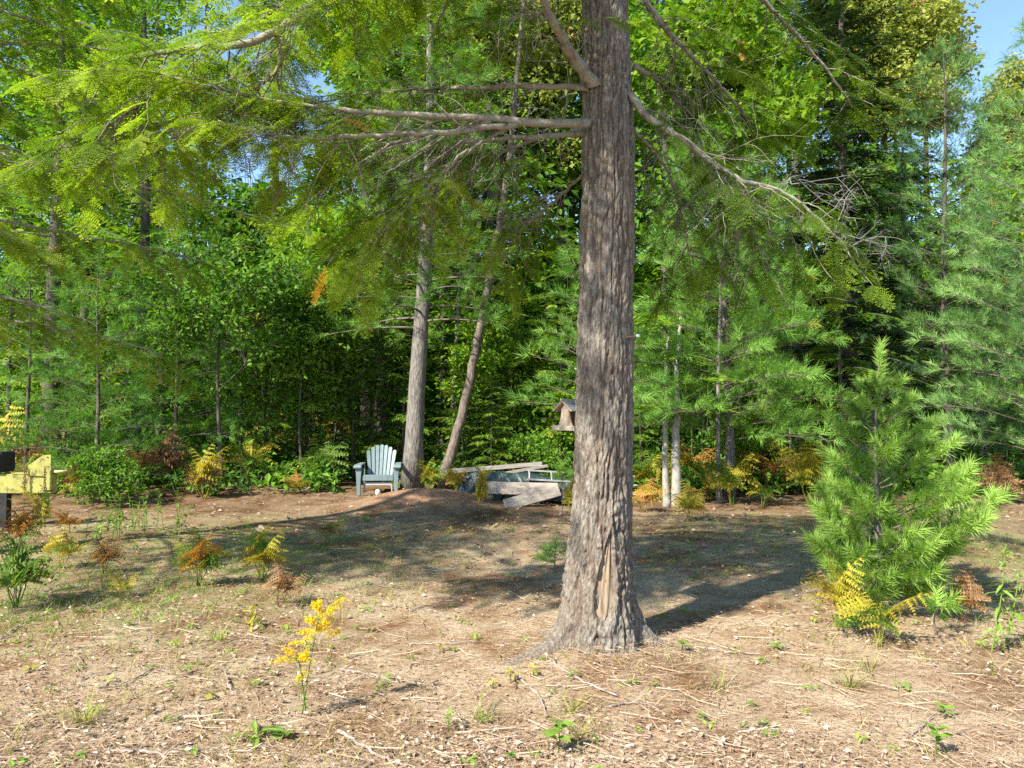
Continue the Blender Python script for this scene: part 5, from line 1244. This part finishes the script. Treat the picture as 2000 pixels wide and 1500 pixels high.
o = G.build('nail', M['steel'], None, q0, True); o.location = tuple(q0); tag(o, 'shiny nail in the trunk above the bird feeder', 'nail')

# ------------------------------------------------------------------ yellow trailer tongue at the left edge
m, nt, b, out = new_mat('scuffed_yellow_paint')
tc = nt.nodes.new('ShaderNodeTexCoord'); n = nt.nodes.new('ShaderNodeTexNoise'); n.inputs['Scale'].default_value = 9; n.inputs['Detail'].default_value = 7; n.inputs['Roughness'].default_value = .7
nt.links.new(tc.outputs['Object'], n.inputs[0]); r = ramp(nt, [(.36, (.07, .05, .025)), (.43, (.22, .20, .04)), (.5, (.29, .275, .055)), (.7, (.33, .32, .09))]); nt.links.new(n.outputs[0], r.inputs[0])
nt.links.new(r.outputs[0], b.inputs['Base Color']); b.inputs['Roughness'].default_value = .55
M['yellow'] = m
M['black'] = noisy_mat('dull_black_paint', (.012, .012, .012), (.03, .03, .032), 8, (1, 1, 1), .6, .1)
HY = 10.0; hb0 = gpos(8, HY)
ht_ = thing('trailer_tongue', 'scuffed yellow steel trailer tongue with hanging chains at the left edge', 'trailer', hb0)
pl = lambda px, py, Y=HY: at(px, py, Y) - hb0
a1, a2 = pl(-170, 946), pl(99, 945)
L_ = float(np.linalg.norm(a2 - a1))
link('beam', board_mesh('tongue_beam', L_, .12, .25, .008), M['yellow'], ht_, (a1 + a2) / 2 + [0, .08, 0], (0, -math.atan2(a2[2] - a1[2], a2[0] - a1[0]), 0))
link('top_strap', board_mesh('top_strap', .22, .10, .018, .003), M['yellow'], ht_, pl(36, 926) + [0, .07, .006])
ol = [tuple(pl(px, py)[[0, 2]]) for px, py in ((54, 929), (55, 909), (84, 889), (99.5, 888), (100.5, 957), (88, 958), (87, 930))]
prism('hitch_plate', ol, .016, lambda u, v, w: Vector((u, .006 + w, v)), M['yellow'], ht_, .002)
G = Geo(); c = pl(93.5, 893); v, f = tube([c + [0, -.012, 0], c + [0, .02, 0]], .008, 10); G.add(v, f); G.build('bolt_hole', M['black'], ht_)
G = Geo(); c = pl(41, 951); v, f = tube([c + [0, .0, 0], c + [0, .03, 0]], .008, 10); G.add(v, f); G.build('bolt_hole', M['black'], ht_)
G = Geo(); c = pl(112, 921.5) + [0, .08, 0]; an = np.linspace(0, 2 * PI, 26)
v, f = tube(np.stack([c[0] + .065 * np.cos(an), c[1] + .065 * np.sin(an), np.full(26, c[2])], -1), .017, 10, False); G.add(v, f)
v, f = tube([c - [.14, 0, 0], c - [.065, 0, 0]], .02, 10); G.add(v, f); G.build('towing_eye', noisy_mat('worn_yellow_eye', (.5, .36, .1), (.62, .5, .22), 10), ht_, smooth=True)
def chain(p, n, r):
    lk = Geo(); an = np.linspace(0, 2 * PI, 15); v, f = tube(np.stack([.55 * r * np.cos(an), 0 * an, r * np.sin(an)], -1), r * .24, 6, False); lk.add(v, f); me = lk.mesh('chain_link', smooth=True)
    ch = link('chain', me, M['rust'], ht_, p)
    for k in range(1, n): link('link', me, M['rust'], ch, (rng.normal(0, .003), -.004 * (k % 2), -k * r * 1.5), (0, rng.normal(0, .12), (k % 2) * 1.35 + .2))
chain(pl(52, 914) + [0, -.03, 0], 11, .022); chain(pl(92.5, 914) + [0, -.05, 0], 10, .022)
link('jack_leg', board_mesh('jack_leg', .12, .10, .55, .006), M['black'], ht_, (-.02, .08, .235))
link('jack_foot', board_mesh('jack_foot', .22, .18, .02, .004), M['black'], ht_, (-.02, .08, .0))
link('battery_box', board_mesh('battery_box', .5, .3, .26, .015), M['black'], ht_, pl(-33, 903) + [0, .12, 0])
